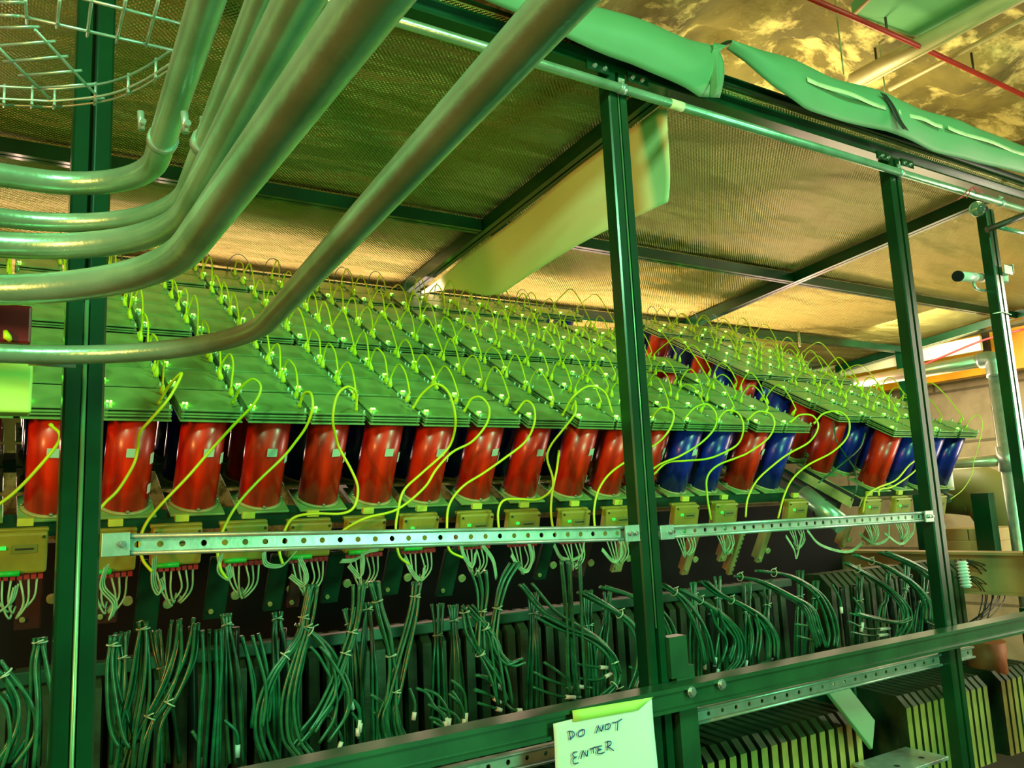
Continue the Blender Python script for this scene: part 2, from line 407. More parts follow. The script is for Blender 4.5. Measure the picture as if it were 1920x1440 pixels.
# ------------------------------------------------------------------ hanging plastic sheets
def interp(tab, x):
    for (a, b), (c_, e) in zip(tab, tab[1:]):
        if x <= c_: return b + (e - b) * max(0, (x - a)) / (c_ - a)
    return tab[-1][1]
def drape(name, label, lower, upper, Y, m, bow=.04, nu=70):
    lo = [U(x, y, Y) for x, y in lower]; up = [U(x, y, Y) for x, y in upper]
    tl = [(p.x, p.z) for p in lo]; tu = [(p.x, p.z) for p in up]
    x0, x1 = max(tl[0][0], tu[0][0]), min(tl[-1][0], tu[-1][0])
    x0 = min(tl[0][0], tu[0][0])
    def fn(u, v):
        x = x0 + (x1 - x0) * u
        a, b = interp(tl, x), interp(tu, x)
        z = a + (b - a) * v
        y = Y - bow * math.sin(math.pi * min(1, v * 1.1)) * .6 + .018 * noise.noise(Vector((x * 4, z * 5, 2))) + (v > .97) * .03
        return Vector((x, y, z))
    return tag(MB().grid(nu, 10, fn).build(name, m, solid=.002), label, 'plastic sheet')
drape('draped_sheet', 'pale green sheet draped over the roof edge, bunched at its right end', [(900, 0), (960, 25), (1070, 75), (1180, 118), (1280, 165), (1310, 182), (1352, 182)], [(900, -60), (1100, -2), (1200, 30), (1290, 62), (1345, 78)], 1.585, 'sheet')
ds2 = drape('draped_sheet', 'long pale green sheet with lighter stripes along the right roof edge', [(1362, 92), (1400, 118), (1450, 165), (1510, 205), (1580, 226), (1660, 246), (1756, 284), (1920, 328), (2100, 375)], [(1362, 76), (1400, 80), (1500, 112), (1640, 162), (1800, 222), (1920, 268), (2100, 340)], 1.585, 'sheet')
ds2['_w'] = ds2.location[:]
for a, b in (((1512, 150), (1660, 203)), ((1684, 210), (1766, 238)), ((1776, 240), (1920, 290))):
    Pa, Pb = U(*a, 1.555), U(*b, 1.555)
    def fn(u, v, Pa=Pa, Pb=Pb):
        return Pa.lerp(Pb, u) + Vector((0, -.004 + .004 * math.sin(u * 9), (v - .5) * .016))
    MB().grid(20, 1, fn).build('stripe', 'sheet_stripe', ds2, solid=.001)
# bunched fold between the sheets, black strap
def fold(u, v):
    P = U(1338 + 26 * u, 80 + 6 * u, 1.57); Q = U(1330 + 26 * u - 18 * (u), 182 - 90 * u * u, 1.56)
    p = P.lerp(Q, v); p.y -= .03 * math.sin(u * math.pi * 2.0) * v
    return p
tag(MB().grid(24, 12, fold).build('sheet_fold', 'sheet', solid=.002), 'gathered green sheet fold hanging at the gap beside the dark corner', 'plastic sheet')
def strapf(u, v):
    P = U(1655, 176, 1.548).lerp(U(1698, 244, 1.548), u); P.x += .008 * math.sin(u * 6); P.y -= .002
    return P + Vector(((v - .5) * .034, 0, 0))
tag(MB().grid(16, 2, strapf).build('dark_strap', 'strap_black', solid=.002), 'short black strap crossing the striped green sheet', 'strap')
# long pale sheet hung below the cross beam
bot = [(1.60, .935), (1.83, .935), (2.03, .925), (2.4, .905), (2.80, .888), (2.95, .915), (3.2, 1.01), (3.48, 1.055)]
def hang(u, v):
    y = 1.70 + 1.78 * u + .12 * v * (1 - u) ** 6
    zb = interp(bot, y) + EZ + .012; zt = roofz(y) + .0
    z = zt + (zb - zt) * v
    x = 1.70 + .05 * v + .022 * math.sin(u * 9 + v * 2) * v + .03 * noise.noise(Vector((y * 2, z * 3, 4)))
    return Vector((x, y, z))
tag(MB().grid(60, 14, hang).build('hanging_sheet', 'sheet_pale', solid=.002), 'cream and green plastic sheet hanging beneath the middle roof beam', 'plastic sheet')

# ------------------------------------------------------------------ cylinder modules
AN = math.radians(28.94)
T = Vector((0, math.cos(AN), math.sin(AN))); NN = Vector((0, -math.sin(AN), math.cos(AN)))
P0 = U(760, 778, 1.95); P0.x = 0
RX = Matrix.Rotation(AN, 4, 'X')
BH = .2735                                     # height of board top above tube foot
def proto(kind):
    root = bpy.data.objects.new('detector_cylinder', None); COL.objects.link(root); root['_w'] = (0, 0, 0); root.empty_display_size = .05
    body = MB().tube([(0, 0, .008), (0, 0, BH - .031)], .051, 32).build('cylinder', kind + '_acrylic', root)
    MB().box((0, 0, .003), (.125, .122, .006), bevel=.002).build('base_plate', 'circuit_board', root)
    ring = MB()
    ring.tube([(0, 0, .006), (0, 0, .012)], .057, 32)
    rg = ring.build('flange', 'board_edge', root)
    for a_ in range(4):
        an = math.pi * (.25 + .5 * a_ - .25)
        MB().cyl((.054 * math.cos(an), .054 * math.sin(an), .012), (.054 * math.cos(an), .054 * math.sin(an), .017), .004, 8).build('screw', 'standoff', rg)
    w_, dd = .138, .131
    for k, (z, m_, nm, sh) in enumerate(((BH - .0028, 'circuit_board', 'top_board', 0), (BH - .0125, 'circuit_board', 'lower_board', .001), (BH - .0190, 'circuit_board', 'lower_board', .001), (BH - .0285, 'circuit_board', 'carrier_board', -.001))):
        MB().box((0, 0, z), (w_ - sh, dd - sh, .0050 if k == 0 else .0038), bevel=.0006).build(nm, m_, root)
    MB().box((0, .003, BH - .016), (w_ - .022, dd - .016, .022)).build('gap_shade', 'board_gap', root)  # dark block between the boards, shade of the gaps put into its colour
    for sx in (-1, 1):
        for sy in (-1, 1):
            MB().cyl((sx * .0635, sy * .0605, BH - .029), (sx * .0635, sy * .0605, BH + .009), .0030, 8).build('standoff', 'standoff', root)
    MB().box((-w_ / 2 + .008, -dd / 2 + .026, BH + .004), (.0038, .0055, .0038)).box((-w_ / 2 + .015, -dd / 2 + .026, BH + .004), (.0038, .0055, .0038)).build('indicator_light', 'led_green', root)
    if kind:
        for sy in (.058, .088):
            MB().cyl((w_ / 2 - .008, -dd / 2 + sy, BH - .0005), (w_ / 2 - .008, -dd / 2 + sy, BH + .007), .0045, 10).build('socket', 'standoff', root)
    return root
def setkids(): 
    KIDS.clear(); kids(None)
protos = {k: proto(k) for k in ('red', 'blue')}
bpy.context.view_layer.update()
setkids()
usedp = {'red': False, 'blue': False}
def place(kind, x, s, label, group, tagged=True):
    o = protos[kind] if not usedp[kind] else copy_tree(protos[kind])
    usedp[kind] = True
    top = Vector((x + .069 - .014, 0, 0)) + P0 + T * (s + .0655)
    base = top - NN * BH
    o.location = base; o.rotation_euler = (AN + random.uniform(-.004, .004), random.uniform(-.006, .006), random.uniform(-.018, .018))
    tag(o, label, 'detector cylinder', group)
    return o
LX = [-.082, .069, .222, .376, .534, .687, .839, .989, 1.154, 1.316, 1.494, 1.645, 1.787, 1.937, 2.085, 2.262, 2.41]
SR = [0.0, .148, .291, .436, .650, .792, .935, 1.076, 1.276, 1.419]
front1 = ['red'] * 12 + ['red', 'blue', 'blue', 'red', 'blue']
rnd = random.Random(11)
miss = {(2.262, 3), (2.262, 8), (2.41, 8), (2.41, 5)}
mods = {}
def lxat(x, r_): return x if r_ == 0 else x - (.006 + .0035 * r_) * min(1, max(0, (x - .60) / .75)) * (1 if x < 2.2 else 1.2)
n_mod = 0
for ci, x in enumerate(LX):
    for ri, s in enumerate(SR):
        if (x, ri) in miss: continue
        kind = front1[ci] if ri == 0 else rnd.choice(['red', 'blue', 'blue'])
        if x > 2.2 and ri == 4: kind = 'red'
        xx = lxat(x, ri)
        mods[(1, ci, ri)] = place(kind, xx, s, f'{kind} cylinder under green boards, large left bank, {ORD[ri]} row back, {ORD[ci]} from left', 'cylinder modules of the left bank'); n_mod += 1
LX2 = [2.868, 3.020, 3.175, 3.330, 3.482]
k2 = ['red', 'red', 'blue', 'blue', 'blue']
for ci, x in enumerate(LX2):
    for ri, s in enumerate(SR):
        if ri == 0 and ci == 0: continue
        if ci == 4 and ri in (1, 5): continue
        kind = ('blue' if ri != 1 and (ci + ri) % 2 else 'red') if ci == 0 else (k2[ci] if ri == 0 else rnd.choice(['red', 'blue', 'blue']))
        if ri == 0: kind = ['red', 'red', 'blue', 'blue', 'blue'][ci]
        mods[(2, ci, ri)] = place(kind, x, s - .025, f'{kind} cylinder under green boards, narrow right bank, {ORD[ri]} row back, {ORD[ci]} from left', 'cylinder modules of the right bank'); n_mod += 1

# white tags on the front cylinders
def on_tube(x, ang, h):
    """point on the skin of a front-row cylinder: x of its led, angle from straight ahead, height above foot"""
    base = Vector((x + .055, 0, 0)) + P0 + T * .0655 - NN * BH
    return base + Vector((1, 0, 0)) * .0515 * math.sin(ang) - T * .0515 * math.cos(ang) + NN * h
TAGS = [(-.0, .15), (.0, .13), (-.05, .15), (.2, .12), (.0, .13), (.1, .13), (.3, .12), (.1, .12), (.15, .12), None, (.3, .13), (.5, .13), (.6, .12), (.5, .12), (.7, .12)]
for i, x in enumerate(LX[1:]):
    bank = mods.get((1, i + 1, 0))
    if not bank: continue
    for j, (ang, h, w1, h1, mm) in enumerate(((rnd.uniform(-.1, .35), .150, .024, .021, 'tie'), (.95, .125, .013, .026, 'white_plastic'), (.98, .05, .012, .022, 'white_plastic'))):
        if j == 2 and i not in (1, 8, 9): continue
        ang = ang + (.25 if i > 8 and j == 0 else 0)
        c_ = Vector((.0530 * math.sin(ang), -.0530 * math.cos(ang), h))
        M = Matrix.Rotation(ang, 3, 'Z')
        b = MB(); b.box(c_, (w1, .0016, h1), M=M)
        o = b.build('cable_clip' if j == 0 else 'id_sticker', mm); o.parent = bank; o.location = c_ - Vector((0, 0, h1 / 2)) + Vector((0, 0, h1 / 2))
        if j == 0: o['label'] = 'pale square clip'

# ------------------------------------------------------------------ yellow jumper loops
def plug(b, p, up, rad=.0066, L_=.026):
    p = Vector(p); b.tube([p, p + up * L_ * .35, p + up * L_ * .8, p + up * L_], [rad, rad * 1.0, rad * .55, rad * .32], 8)
def board_pt(bank, ci, ri, sy):
    x = (LX if bank == 1 else LX2)[ci]
    xx = (lxat(x, ri)) if bank == 1 else x
    s = SR[ri] - (.025 if bank == 2 else 0)
    return Vector((xx + .124 - .008, 0, 0)) + P0 + T * (s + sy) + NN * .006
n_loop = 0
for bank, cols in ((1, LX), (2, LX2)):
    for ci in range(len(cols)):
        for ri in range(len(SR) - 1, 0, -1):
            if (bank, ci, ri) not in mods: continue
            rj = ri - 1
            if (bank, ci, rj) not in mods: rj -= 1
            if rj < 0 or (bank, ci, rj) not in mods: continue
            A = board_pt(bank, ci, ri, .056); B = board_pt(bank, ci, rj, .090)
            t = bpy.data.objects.new('yellow_jumper_cable', None); COL.objects.link(t); t.location = A; t['_w'] = A[:]; t.empty_display_size = .02
            bn = 'large left' if bank == 1 else 'narrow right'
            tag(t, f'yellow loop joining {ORD[ri]} row board to the one in front, {ORD[ci]} column, {bn} bank', 'cable', 'yellow jumper loops between boards')
            D = (B - A).length
            u1 = (NN + Vector((rnd.uniform(-.25, .15), rnd.uniform(0, .5), rnd.uniform(0, .4)))).normalized()
            u2 = (NN + Vector((rnd.uniform(-.15, .25), rnd.uniform(-.2, .2), 0))).normalized()
            hh = (.045 + .22 * D) * rnd.uniform(.85, 1.2)
            a1, b1 = A + u1 * .02, B + u2 * .02
            mid = (A + B) / 2 + Vector((rnd.uniform(-.012, .02), 0, .15)).normalized() * hh + NN * .012
            mid2 = mid.lerp(a1, .42) + Vector((0, .004, .010)); mid3 = mid.lerp(b1, .42) + Vector((rnd.uniform(0, .008), -.006, .008))
            MB().tube(spline([a1 - u1 * .002, a1 + u1 * .006, mid2, mid, mid3, b1 + u2 * .006, b1 - u2 * .002], 4), .0025, 6).build('wire', 'yellow_cable', t)
            for p_, u_ in ((A, u1), (B, u2)):
                b = MB(); plug(b, p_ - NN * .002, u_); b.build('plug', 'yellow_cable', t)
            n_loop += 1
# grey arcs linking neighbouring columns along the back row
for bank, cols, rng in ((1, LX, range(2, 15)), (2, LX2, range(0, 4))):
    for ci in rng:
        if (bank, ci, 9) not in mods: continue
        A = board_pt(bank, ci, 9, .105) - Vector((.02, 0, 0)); B = A + Vector((.075 + .02 * rnd.random(), 0, 0))
        t = bpy.data.objects.new('grey_arc_cable', None); COL.objects.link(t); t.location = A; t['_w'] = A[:]; t.empty_display_size = .02
        tag(t, f'thin grey arc rising from the back row board, {ORD[ci]} column of the {"left" if bank == 1 else "right"} bank', 'cable', 'grey arcs along the back row')
        pts = [A + (B - A) * (.5 - .5 * math.cos(math.pi * k / 12)) + Vector((0, .0, .075 * math.sin(math.pi * k / 12))) for k in range(13)]
        MB().tube(pts, .0019, 6).build('wire', 'grey_cable', t)
        for p_ in (A, B):
            b = MB(); plug(b, p_ - NN * .004, NN, .004, .014); b.build('plug', 'grey_cable', t)

# ------------------------------------------------------------------ long yellow cables in front
FC = [
 [(98, 800, 1.95), (112, 815, 1.93), (104, 838, 1.94), (60, 890, 1.95), (25, 925, 1.95), (-8, 950, 1.95)],
 [(300, 752, 1.96), (318, 722, 1.93), (341, 700, 1.91), (318, 745, 1.90), (284, 785, 1.91), (262, 812, 1.93), (258, 842, 1.965), (250, 872, 1.97), (222, 918, 1.97), (196, 944, 1.96), (176, 970, 1.95)],
 [(438, 752, 1.96), (452, 726, 1.93), (474, 711, 1.91), (489, 725, 1.90), (478, 755, 1.90), (440, 795, 1.93), (397, 842, 1.965), (350, 896, 1.97), (300, 948, 1.97), (272, 985, 1.97), (262, 1020, 1.96), (268, 1050, 1.95), (285, 1072, 1.94)],
 [(562, 758, 1.96), (570, 738, 1.94), (583, 738, 1.92), (586, 765, 1.91), (574, 800, 1.93), (553, 830, 1.95), (530, 858, 1.965), (480, 906, 1.97), (442, 950, 1.97), (418, 995, 1.97), (408, 1030, 1.96), (414, 1068, 1.95), (426, 1086, 1.95)],
 [(668, 765, 1.96), (668, 738, 1.94), (652, 725, 1.92), (632, 742, 1.91), (624, 785, 1.92), (630, 820, 1.95), (637, 842, 1.965), (658, 880, 1.97), (671, 915, 1.97), (664, 950, 1.97), (640, 963, 1.97), (590, 963, 1.97), (552, 970, 1.97), (535, 992, 1.97), (524, 1030, 1.96), (530, 1058, 1.95)],
 [(776, 762, 1.96), (792, 738, 1.94), (818, 720, 1.91), (842, 738, 1.90), (854, 785, 1.91), (848, 825, 1.95), (832, 850, 1.965), (790, 888, 1.97), (757, 920, 1.97), (746, 960, 1.97), (742, 995, 1.97), (748, 1040, 1.95), (766, 1058, 1.95)],
 [(872, 768, 1.96), (884, 748, 1.94), (902, 745, 1.92), (917, 765, 1.91), (912, 795, 1.92), (885, 828, 1.94), (848, 848, 1.965), (818, 880, 1.97), (795, 915, 1.97), (745, 955, 1.97), (690, 970, 1.97), (658, 985, 1.97), (636, 1000, 1.97)],
 [(968, 772, 1.96), (985, 752, 1.94), (1000, 762, 1.92), (1002, 792, 1.92), (985, 828, 1.94), (942, 862, 1.965), (905, 888, 1.97), (868, 912, 1.97), (843, 945, 1.97), (838, 985, 1.97), (842, 1030, 1.96), (868, 1046, 1.95)],
 [(1072, 765, 1.96), (1078, 752, 1.94), (1078, 775, 1.92), (1056, 805, 1.93), (1033, 835, 1.95), (1026, 860, 1.965), (1036, 895, 1.97), (1034, 918, 1.97), (1010, 936, 1.97), (975, 936, 1.97), (945, 938, 1.97), (934, 960, 1.97), (936, 1000, 1.97)],
 [(1056, 776, 1.96), (1074, 745, 1.93), (1104, 724, 1.91), (1134, 736, 1.90), (1148, 775, 1.90)],
 [(1048, 845, 2.0), (1044, 880, 1.975), (1036, 920, 1.97), (1033, 960, 1.97), (1038, 1000, 1.97)],
 [(1218, 788, 1.96), (1238, 765, 1.93), (1262, 772, 1.92), (1258, 800, 1.92), (1236, 828, 1.93), (1200, 850, 1.95), (1150, 882, 1.97), (1124, 915, 1.97), (1114, 955, 1.97), (1116, 1000, 1.97)],
 [(1283, 786, 1.96), (1302, 765, 1.94), (1325, 758, 1.92), (1342, 775, 1.91), (1340, 802, 1.92), (1315, 830, 1.94), (1275, 855, 1.955), (1252, 864, 1.96), (1230, 875, 1.97), (1195, 905, 1.97), (1186, 950, 1.97)],
 [(1345, 788, 1.96), (1362, 770, 1.94), (1384, 775, 1.92), (1394, 800, 1.91), (1384, 832, 1.93), (1350, 852, 1.95), (1322, 861, 1.96), (1285, 864, 1.97), (1250, 868, 1.97), (1225, 890, 1.97)],
 [(1403, 786, 1.96), (1420, 772, 1.94), (1444, 776, 1.92), (1452, 795, 1.91), (1440, 822, 1.93), (1404, 848, 1.95), (1382, 858, 1.96), (1345, 873, 1.97), (1326, 895, 1.97), (1326, 930, 1.97), (1333, 975, 1.97)],
 [(1484, 790, 1.96), (1500, 778, 1.94), (1524, 780, 1.92), (1534, 800, 1.91), (1518, 828, 1.93), (1480, 850, 1.95), (1455, 868, 1.96), (1420, 900, 1.97), (1402, 935, 1.97), (1398, 970, 1.97)],
 [(1528, 792, 1.96), (1545, 775, 1.94), (1574, 772, 1.92), (1592, 790, 1.91), (1588, 820, 1.92), (1560, 848, 1.94), (1515, 872, 1.96), (1486, 898, 1.97), (1470, 930, 1.97), (1459, 972, 1.97)],
 [(1730, 855, 1.98), (1705, 872, 1.97), (1680, 900, 1.97), (1645, 915, 1.97), (1625, 930, 1.97), (1618, 962, 1.97)],
 [(1732, 862, 1.98), (1712, 886, 1.97), (1675, 912, 1.97), (1650, 918, 1.97), (1648, 930, 1.97)],
 [(1812, 800, 1.97), (1820, 785, 1.95), (1834, 779, 1.93), (1842, 795, 1.93), (1836, 830, 1.94), (1826, 865, 1.96), (1822, 890, 1.97), (1805, 918, 1.97), (1782, 936, 1.97)],
]
FL = ['far left, running down behind the left post', 'folded sharply, crossing the first full red cylinder', 'looping high then straight across the second red cylinder', 'running straight across the third red cylinder',
 'S-shaped, down the fourth red cylinder', 'tall loop over the sixth red cylinder', 'crossing the tall loop near the sixth cylinder', 'crossing the seventh red cylinder', 'curling along the foot of the eighth red cylinder',
 'short high arch left of the middle post', 'hanging straight down beside the ninth red cylinder', 'passing behind the middle post', 'first one right of the middle post, over red', 'over the first blue cylinder', 'over the second blue cylinder',
 'over the red cylinder near the right end', 'large loop at the right end of the left bank', 'coming down to the right bank foot from post', 'lower twin under the right bank cable', 'long loop beyond the right post']
for i, P in enumerate(FC):
    pts = [U(*p) for p in P]
    t = thing('yellow_front_cable', 'thick yellow cable, ' + FL[i], 'cable', pts[-1], 'long yellow cables down the front')
    ra = .0034 if i != 19 else .0019
    MB().tube(spline(pts, 6), ra, 8).build('wire', 'yellow_cable', t)
    if i != 10:
        b = MB(); plug(b, pts[0] - (pts[1] - pts[0]).normalized() * .008, (pts[1] - pts[0]).normalized(), .0045, .018); b.build('plug', 'yellow_cable', t)

# ------------------------------------------------------------------ junction boxes under the front row
def jbox(px, py, wpx, i, full=False):
    s = 1.0
    c_ = U(px, py, 2.0)
    t = thing('junction_box', f'mustard junction box with green light, {ORD[i]} from the left under the front cylinders', 'junction box', c_ + Vector((0, .02, -.085)), 'junction boxes below the front row')
    M = Matrix.Rotation(AN * .55, 3, 'X')
    W = .108; H = .088
    top = c_
    cc = top + M @ Vector((0, .016, -H / 2))
    MB().box(cc, (W, .028, H), M=M, bevel=.006).build('body', 'box_yellow', t)
    MB().box(top + M @ Vector((0, .028, -.001)), (W * 1.03, .014, .008), M=M, bevel=.002).build('lid', 'box_yellow', t)
    lb = MB().box(top + M @ Vector((.012, .0012, -.034)), (.046, .0016, .018), M=M).build('label_plate', 'box_label', t)
    b = MB()
    b.box(top + M @ Vector((.012, .0003, -.034)), (.034, .001, .004), M=M)
    b.build('print', 'print_dark', lb)
    sc = MB()
    for sx in (-1, 1): sc.cyl(top + M @ Vector((sx * .046, .002, -.010)), top + M @ Vector((sx * .046, -.001, -.010)), .003, 10)
    sc.build('screws', 'print_dark', t)
    MB().box(top + M @ Vector((-.026, -.001, -.030)), (.010, .004, .007), M=M, bevel=.001).build('indicator_light', 'led_green_dim', t)
    MB().cyl(top + M @ Vector((-.045, -.002, -.084)), top + M @ Vector((.005, -.002, -.084)), .006, 12).build('light_strip', 'terminal_green', t)
    tr = MB()
    for k in range(8): tr.box(top + M @ Vector((-.044 + k * .0125, .004, -.094)), (.009, .010, .009), M=M)
    tr.build('terminal_block', 'terminal_red', t)
    for k in range(6):
        a = top + M @ Vector((-.040 + k * .0155, .004, -.098))
        e = top + Vector((-.012 + .004 * k + rnd.uniform(-.004, .004), .03, -.165 + rnd.uniform(-.008, .008)))
        mid = a.lerp(e, .55) + Vector(((-.006 if k < 3 else .01), -.01, -.004))
        MB().tube(spline([a, mid, e, e + Vector((.006, .012, .012))], 4), .0022, 6).build('lead', 'pale_cable', t)
    MB().box(top + M @ Vector((.012, .035, .014)), (.030, .012, .016), M=M, bevel=.001).build('connector', 'tab_yellow', t)
    return t
mat('led_green_dim', (40, 255, 90), .4, emit=(40, 255, 80), estr=1.2)
JB = [(35, 1000), (208, 1000), (335, 990), (462, 984), (585, 980), (690, 974), (792, 969), (897, 964), (987, 961), (1083, 958), (1165, 955), (1292, 948), (1366, 944), (1500, 940), (1640, 936), (1697, 934), (1765, 930)]
for i, (px, py) in enumerate(JB): jbox(px, py, 80, i)

# ------------------------------------------------------------------ brackets hanging under the cylinders
DN = -NN
def bracket(px, py, ln, wd, m, i, Y=2.12, holes=False, bolts=True):
    c_ = U(px, py, Y)
    t = thing('mounting_bracket', f'{"tan perforated" if holes else ("tan" if m == "bracket_tan" else ("rust red" if m == "bracket_rust" else "dark green"))} mounting bracket slanting down below the strut, {ORD[i] if i < 18 else "farther"} from left', 'bracket', c_, 'slanting brackets under the cylinders')
    M = Matrix.Rotation(AN, 3, 'X')
    b = MB().box(c_ + M @ Vector((0, 0, -ln / 2)), (wd, .014, ln), M=M, bevel=.002)
    b.box(c_ + M @ Vector((wd / 2, .02, -ln / 2)), (.004, .05, ln), M=M)
    b.build('plate', m, t)
    if bolts:
        q = c_ + M @ Vector((wd * .9, -.004, -ln * .62))
        MB().cyl(q, q + M @ Vector((0, -.008, 0)), .011, 14).build('bolt', 'board_edge', t)
        q = c_ + M @ Vector((-wd * .2, -.007, -ln * .85))
        MB().cyl(q, q + M @ Vector((0, -.006, 0)), .006, 10).build('bolt', 'board_edge', t)
    if holes:
        b = MB()
        for k in range(9):
            q = c_ + M @ Vector((wd * .3, -.0072, -ln * (.08 + .105 * k))); b.cyl(q, q + M @ Vector((0, -.001, 0)), .0035, 8)
        b.build('holes', 'black', t)
BR = [(60, 1030, .20, .05, 'bracket_rust'), (205, 1060, .15, .05, 'bracket_rust'), (285, 1050, .19, .05, 'bracket_dark'), (415, 1045, .17, .05, 'bracket_dark'), (525, 1040, .16, .045, 'bracket_dark'), (560, 1060, .12, .03, 'bracket_rust'), (632, 1035, .15, .045, 'bracket_dark'),
      (745, 1030, .14, .05, 'bracket_dark'), (850, 1030, .15, .05, 'bracket_dark'), (1028, 1015, .13, .04, 'bracket_dark'), (1102, 1012, .13, .035, 'bracket_rust'), (1172, 1005, .13, .04, 'bracket_tan'), (1305, 1000, .16, .03, 'bracket_tan'), (1368, 1000, .11, .035, 'bracket_tan'), (1440, 995, .13, .028, 'bracket_tan'), (1592, 985, .10, .028, 'bracket_tan'), (1642, 985, .09, .026, 'bracket_tan')]
for i, b in enumerate(BR): bracket(*b, i)
bracket(1392, 998, .17, .022, 'bracket_tan', 17, 2.10, True, False)

# sloping carrier under the cylinder feet
cb = thing('sloping_carrier', 'dark sloping carrier frame under the cylinder banks', 'carrier', (1.3, 2.6, EZ - .1))
for bx0, bx1 in ((-.15, 2.55), (2.86, 3.62)):
    for s in (.03, .36, .72, 1.05, 1.42):
        c_ = P0 + T * s - NN * (BH + .02); c_.x = (bx0 + bx1) / 2
        MB().box(c_, (bx1 - bx0, .04, .035), M=Matrix.Rotation(AN, 3, 'X')).build('crossbar', 'bracket_dark', cb)
for x in (-.12, .9, 1.8, 2.6, 2.74, 2.84, 3.62):
    for_m = Matrix.Rotation(AN, 3, 'X')
    c_ = P0 + T * .74 - NN * (BH + .055); c_.x = x
    MB().box(c_, (.03, 1.5, .035), M=for_m).build('side_rail', 'bracket_dark', cb)
cbn = thing('light_blocker', 'black backing added to block lamp light behind the cables and steel plates', 'light blocker', (1.9, 3.0, 0))  # dark backing added to stop the rear warm lamp leaking through
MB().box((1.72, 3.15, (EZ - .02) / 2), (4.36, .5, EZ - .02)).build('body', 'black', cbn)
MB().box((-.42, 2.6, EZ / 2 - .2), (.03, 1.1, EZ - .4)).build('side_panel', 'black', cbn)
# printed side rail seen between the two banks
pb = thing('printed_bar', 'black bar with faint worn print slanting between the two banks', 'bar', U(1590, 930, 2.02))
c_ = U(1505, 888, 2.25); e_ = U(1600, 940, 2.02)
zz_ = (e_ - c_).normalized(); xx_ = Vector((1, 0, 0)); xx_ = (xx_ - zz_ * xx_.dot(zz_)).normalized(); yy_ = zz_.cross(xx_); Mb = Matrix((zz_, xx_, yy_)).transposed()
MB().box((c_ + e_) / 2, ((e_ - c_).length * 1.1, .05, .03), M=Mb).build('body', 'black', pb)
b = MB()
for sd in (-1, 1): b.box((c_ + e_) / 2 + Mb @ Vector((0, sd * .026, 0)), ((e_ - c_).length * 1.12, .005, .036), M=Mb)
b.build('edge_trim', 'plate_top', pb)
gc = thing('grey_canister', 'pale grey green canister lying between the two banks behind the strut', 'canister', U(1560, 960, 2.0))
MB().tube([U(1505, 925, 2.1), U(1580, 985, 1.95)], .036, 24).build('body', 'conduit_steel', gc)
MB().tube([U(1537, 951, 2.036), U(1541, 954, 2.028)], .0375, 24).build('band', 'black', gc)
for i_, P_ in enumerate(([(1562, 790, 2.0), (1568, 825, 1.98), (1588, 858, 1.98), (1603, 882, 1.98), (1606, 915, 1.98), (1596, 938, 1.98)], [(1622, 812, 1.99), (1612, 840, 1.98), (1586, 864, 1.97), (1560, 885, 1.98), (1535, 905, 1.99)])):
    tag(MB().tube(spline([U(*q_) for q_ in P_], 6), .003, 8).build('green_cable', 'dark_cable'), ['green cable hanging between the banks, running down right', 'green cable hanging between the banks, running down left'][i_], 'cable')
# ------------------------------------------------------------------ steel plates
ZT = EZ - .30
def fin_poly(zt, zs, zb, yf, yb_, ys, ch=.045):
    return [(yb_, zt), (ys, zt), (ys, zs), (yf + ch, zs), (yf, zs - ch * 1.25), (yf, zb), (yb_, zb)]
PROFILE = [(2.32, ZT), (2.25, ZT), (2.20, ZT - .05), (2.20, EZ - .715), (1.965, EZ - .728), (1.93, EZ - .765), (1.93, EZ - 1.05), (2.32, EZ - 1.05)]
gx = [(-.25, 2.60), (2.87, 3.42), (3.52, 3.78)]
first = None; nf = 0
for gi, (a_, b_) in enumerate(gx):
    x = a_; k = 0
    while x < b_:
        if first is None:
            first = MB().prism([(y - 2.2, z - .55) for y, z in PROFILE], 'x', .028)
            bm = first.b
            first = first.build('steel_plate', ['plate_steel_shaded', 'plate_edge_lit', 'plate_top'])
            me = first.data
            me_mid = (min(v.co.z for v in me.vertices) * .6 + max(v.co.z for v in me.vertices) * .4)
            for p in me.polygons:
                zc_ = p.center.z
                if p.normal.y < -.9 and zc_ < me_mid: p.material_index = 1  # lower front edges get the lit colour
                elif abs(p.normal.x) < .1 and p.normal.z > .1 and zc_ < me_mid: p.material_index = 2  # upward faces get the brighter colour that stands in for light
            o = first; loc0 = first.location.copy()
        else:
            o = first.copy(); COL.objects.link(o)
        o.location = Vector((x + .014, 2.2, .55)) + Vector((0, loc0.y, loc0.z))
        gn = ['long left stack', 'middle stack', 'last stack'][gi]
        tag(o, f'upright steel plate with sloped shoulder, {ORD[k] if k < 18 else str(k + 1) + "th"} from left, {gn}', 'steel plate', 'upright steel plates below the rail')
        x += .047 if gi == 0 else .043; k += 1; nf += 1
tie = thing('tie_bar', 'long green horizontal bar across the tops of the steel plates', 'bar', (1.2, 2.1, ZT))
MB().box((1.2, 2.23, ZT - .010), (2.9, .05, .030), bevel=.003).build('bar', 'bracket_dark', tie)
# dark vertical cable drops in front of the plates
for i, (px, wv) in enumerate(((375, .022), (455, .02), (545, .018), (1345, .022), (1415, .022), (1460, .025), (1595, .018), (1620, .02), (1682, .026), (1705, .018), (1725, .02), (1745, .02), (1770, .022))):
    top = U(px - 14, 1240 if px < 1300 else 1190 - (px - 1345) * .2, 2.12); zb = EZ - .70
    tag(MB().tube(spline([top + Vector((0, 0, .08)), top, Vector((top.x + .004, 2.12, (top.z + zb) / 2)), Vector((top.x, 2.12, zb + .0))], 4), wv / 2, 10).build('cable_drop', 'black_cable'), f'thick black cable dropping vertically before the steel plates, {ORD[i]} from left', 'cable', 'black vertical cable drops')
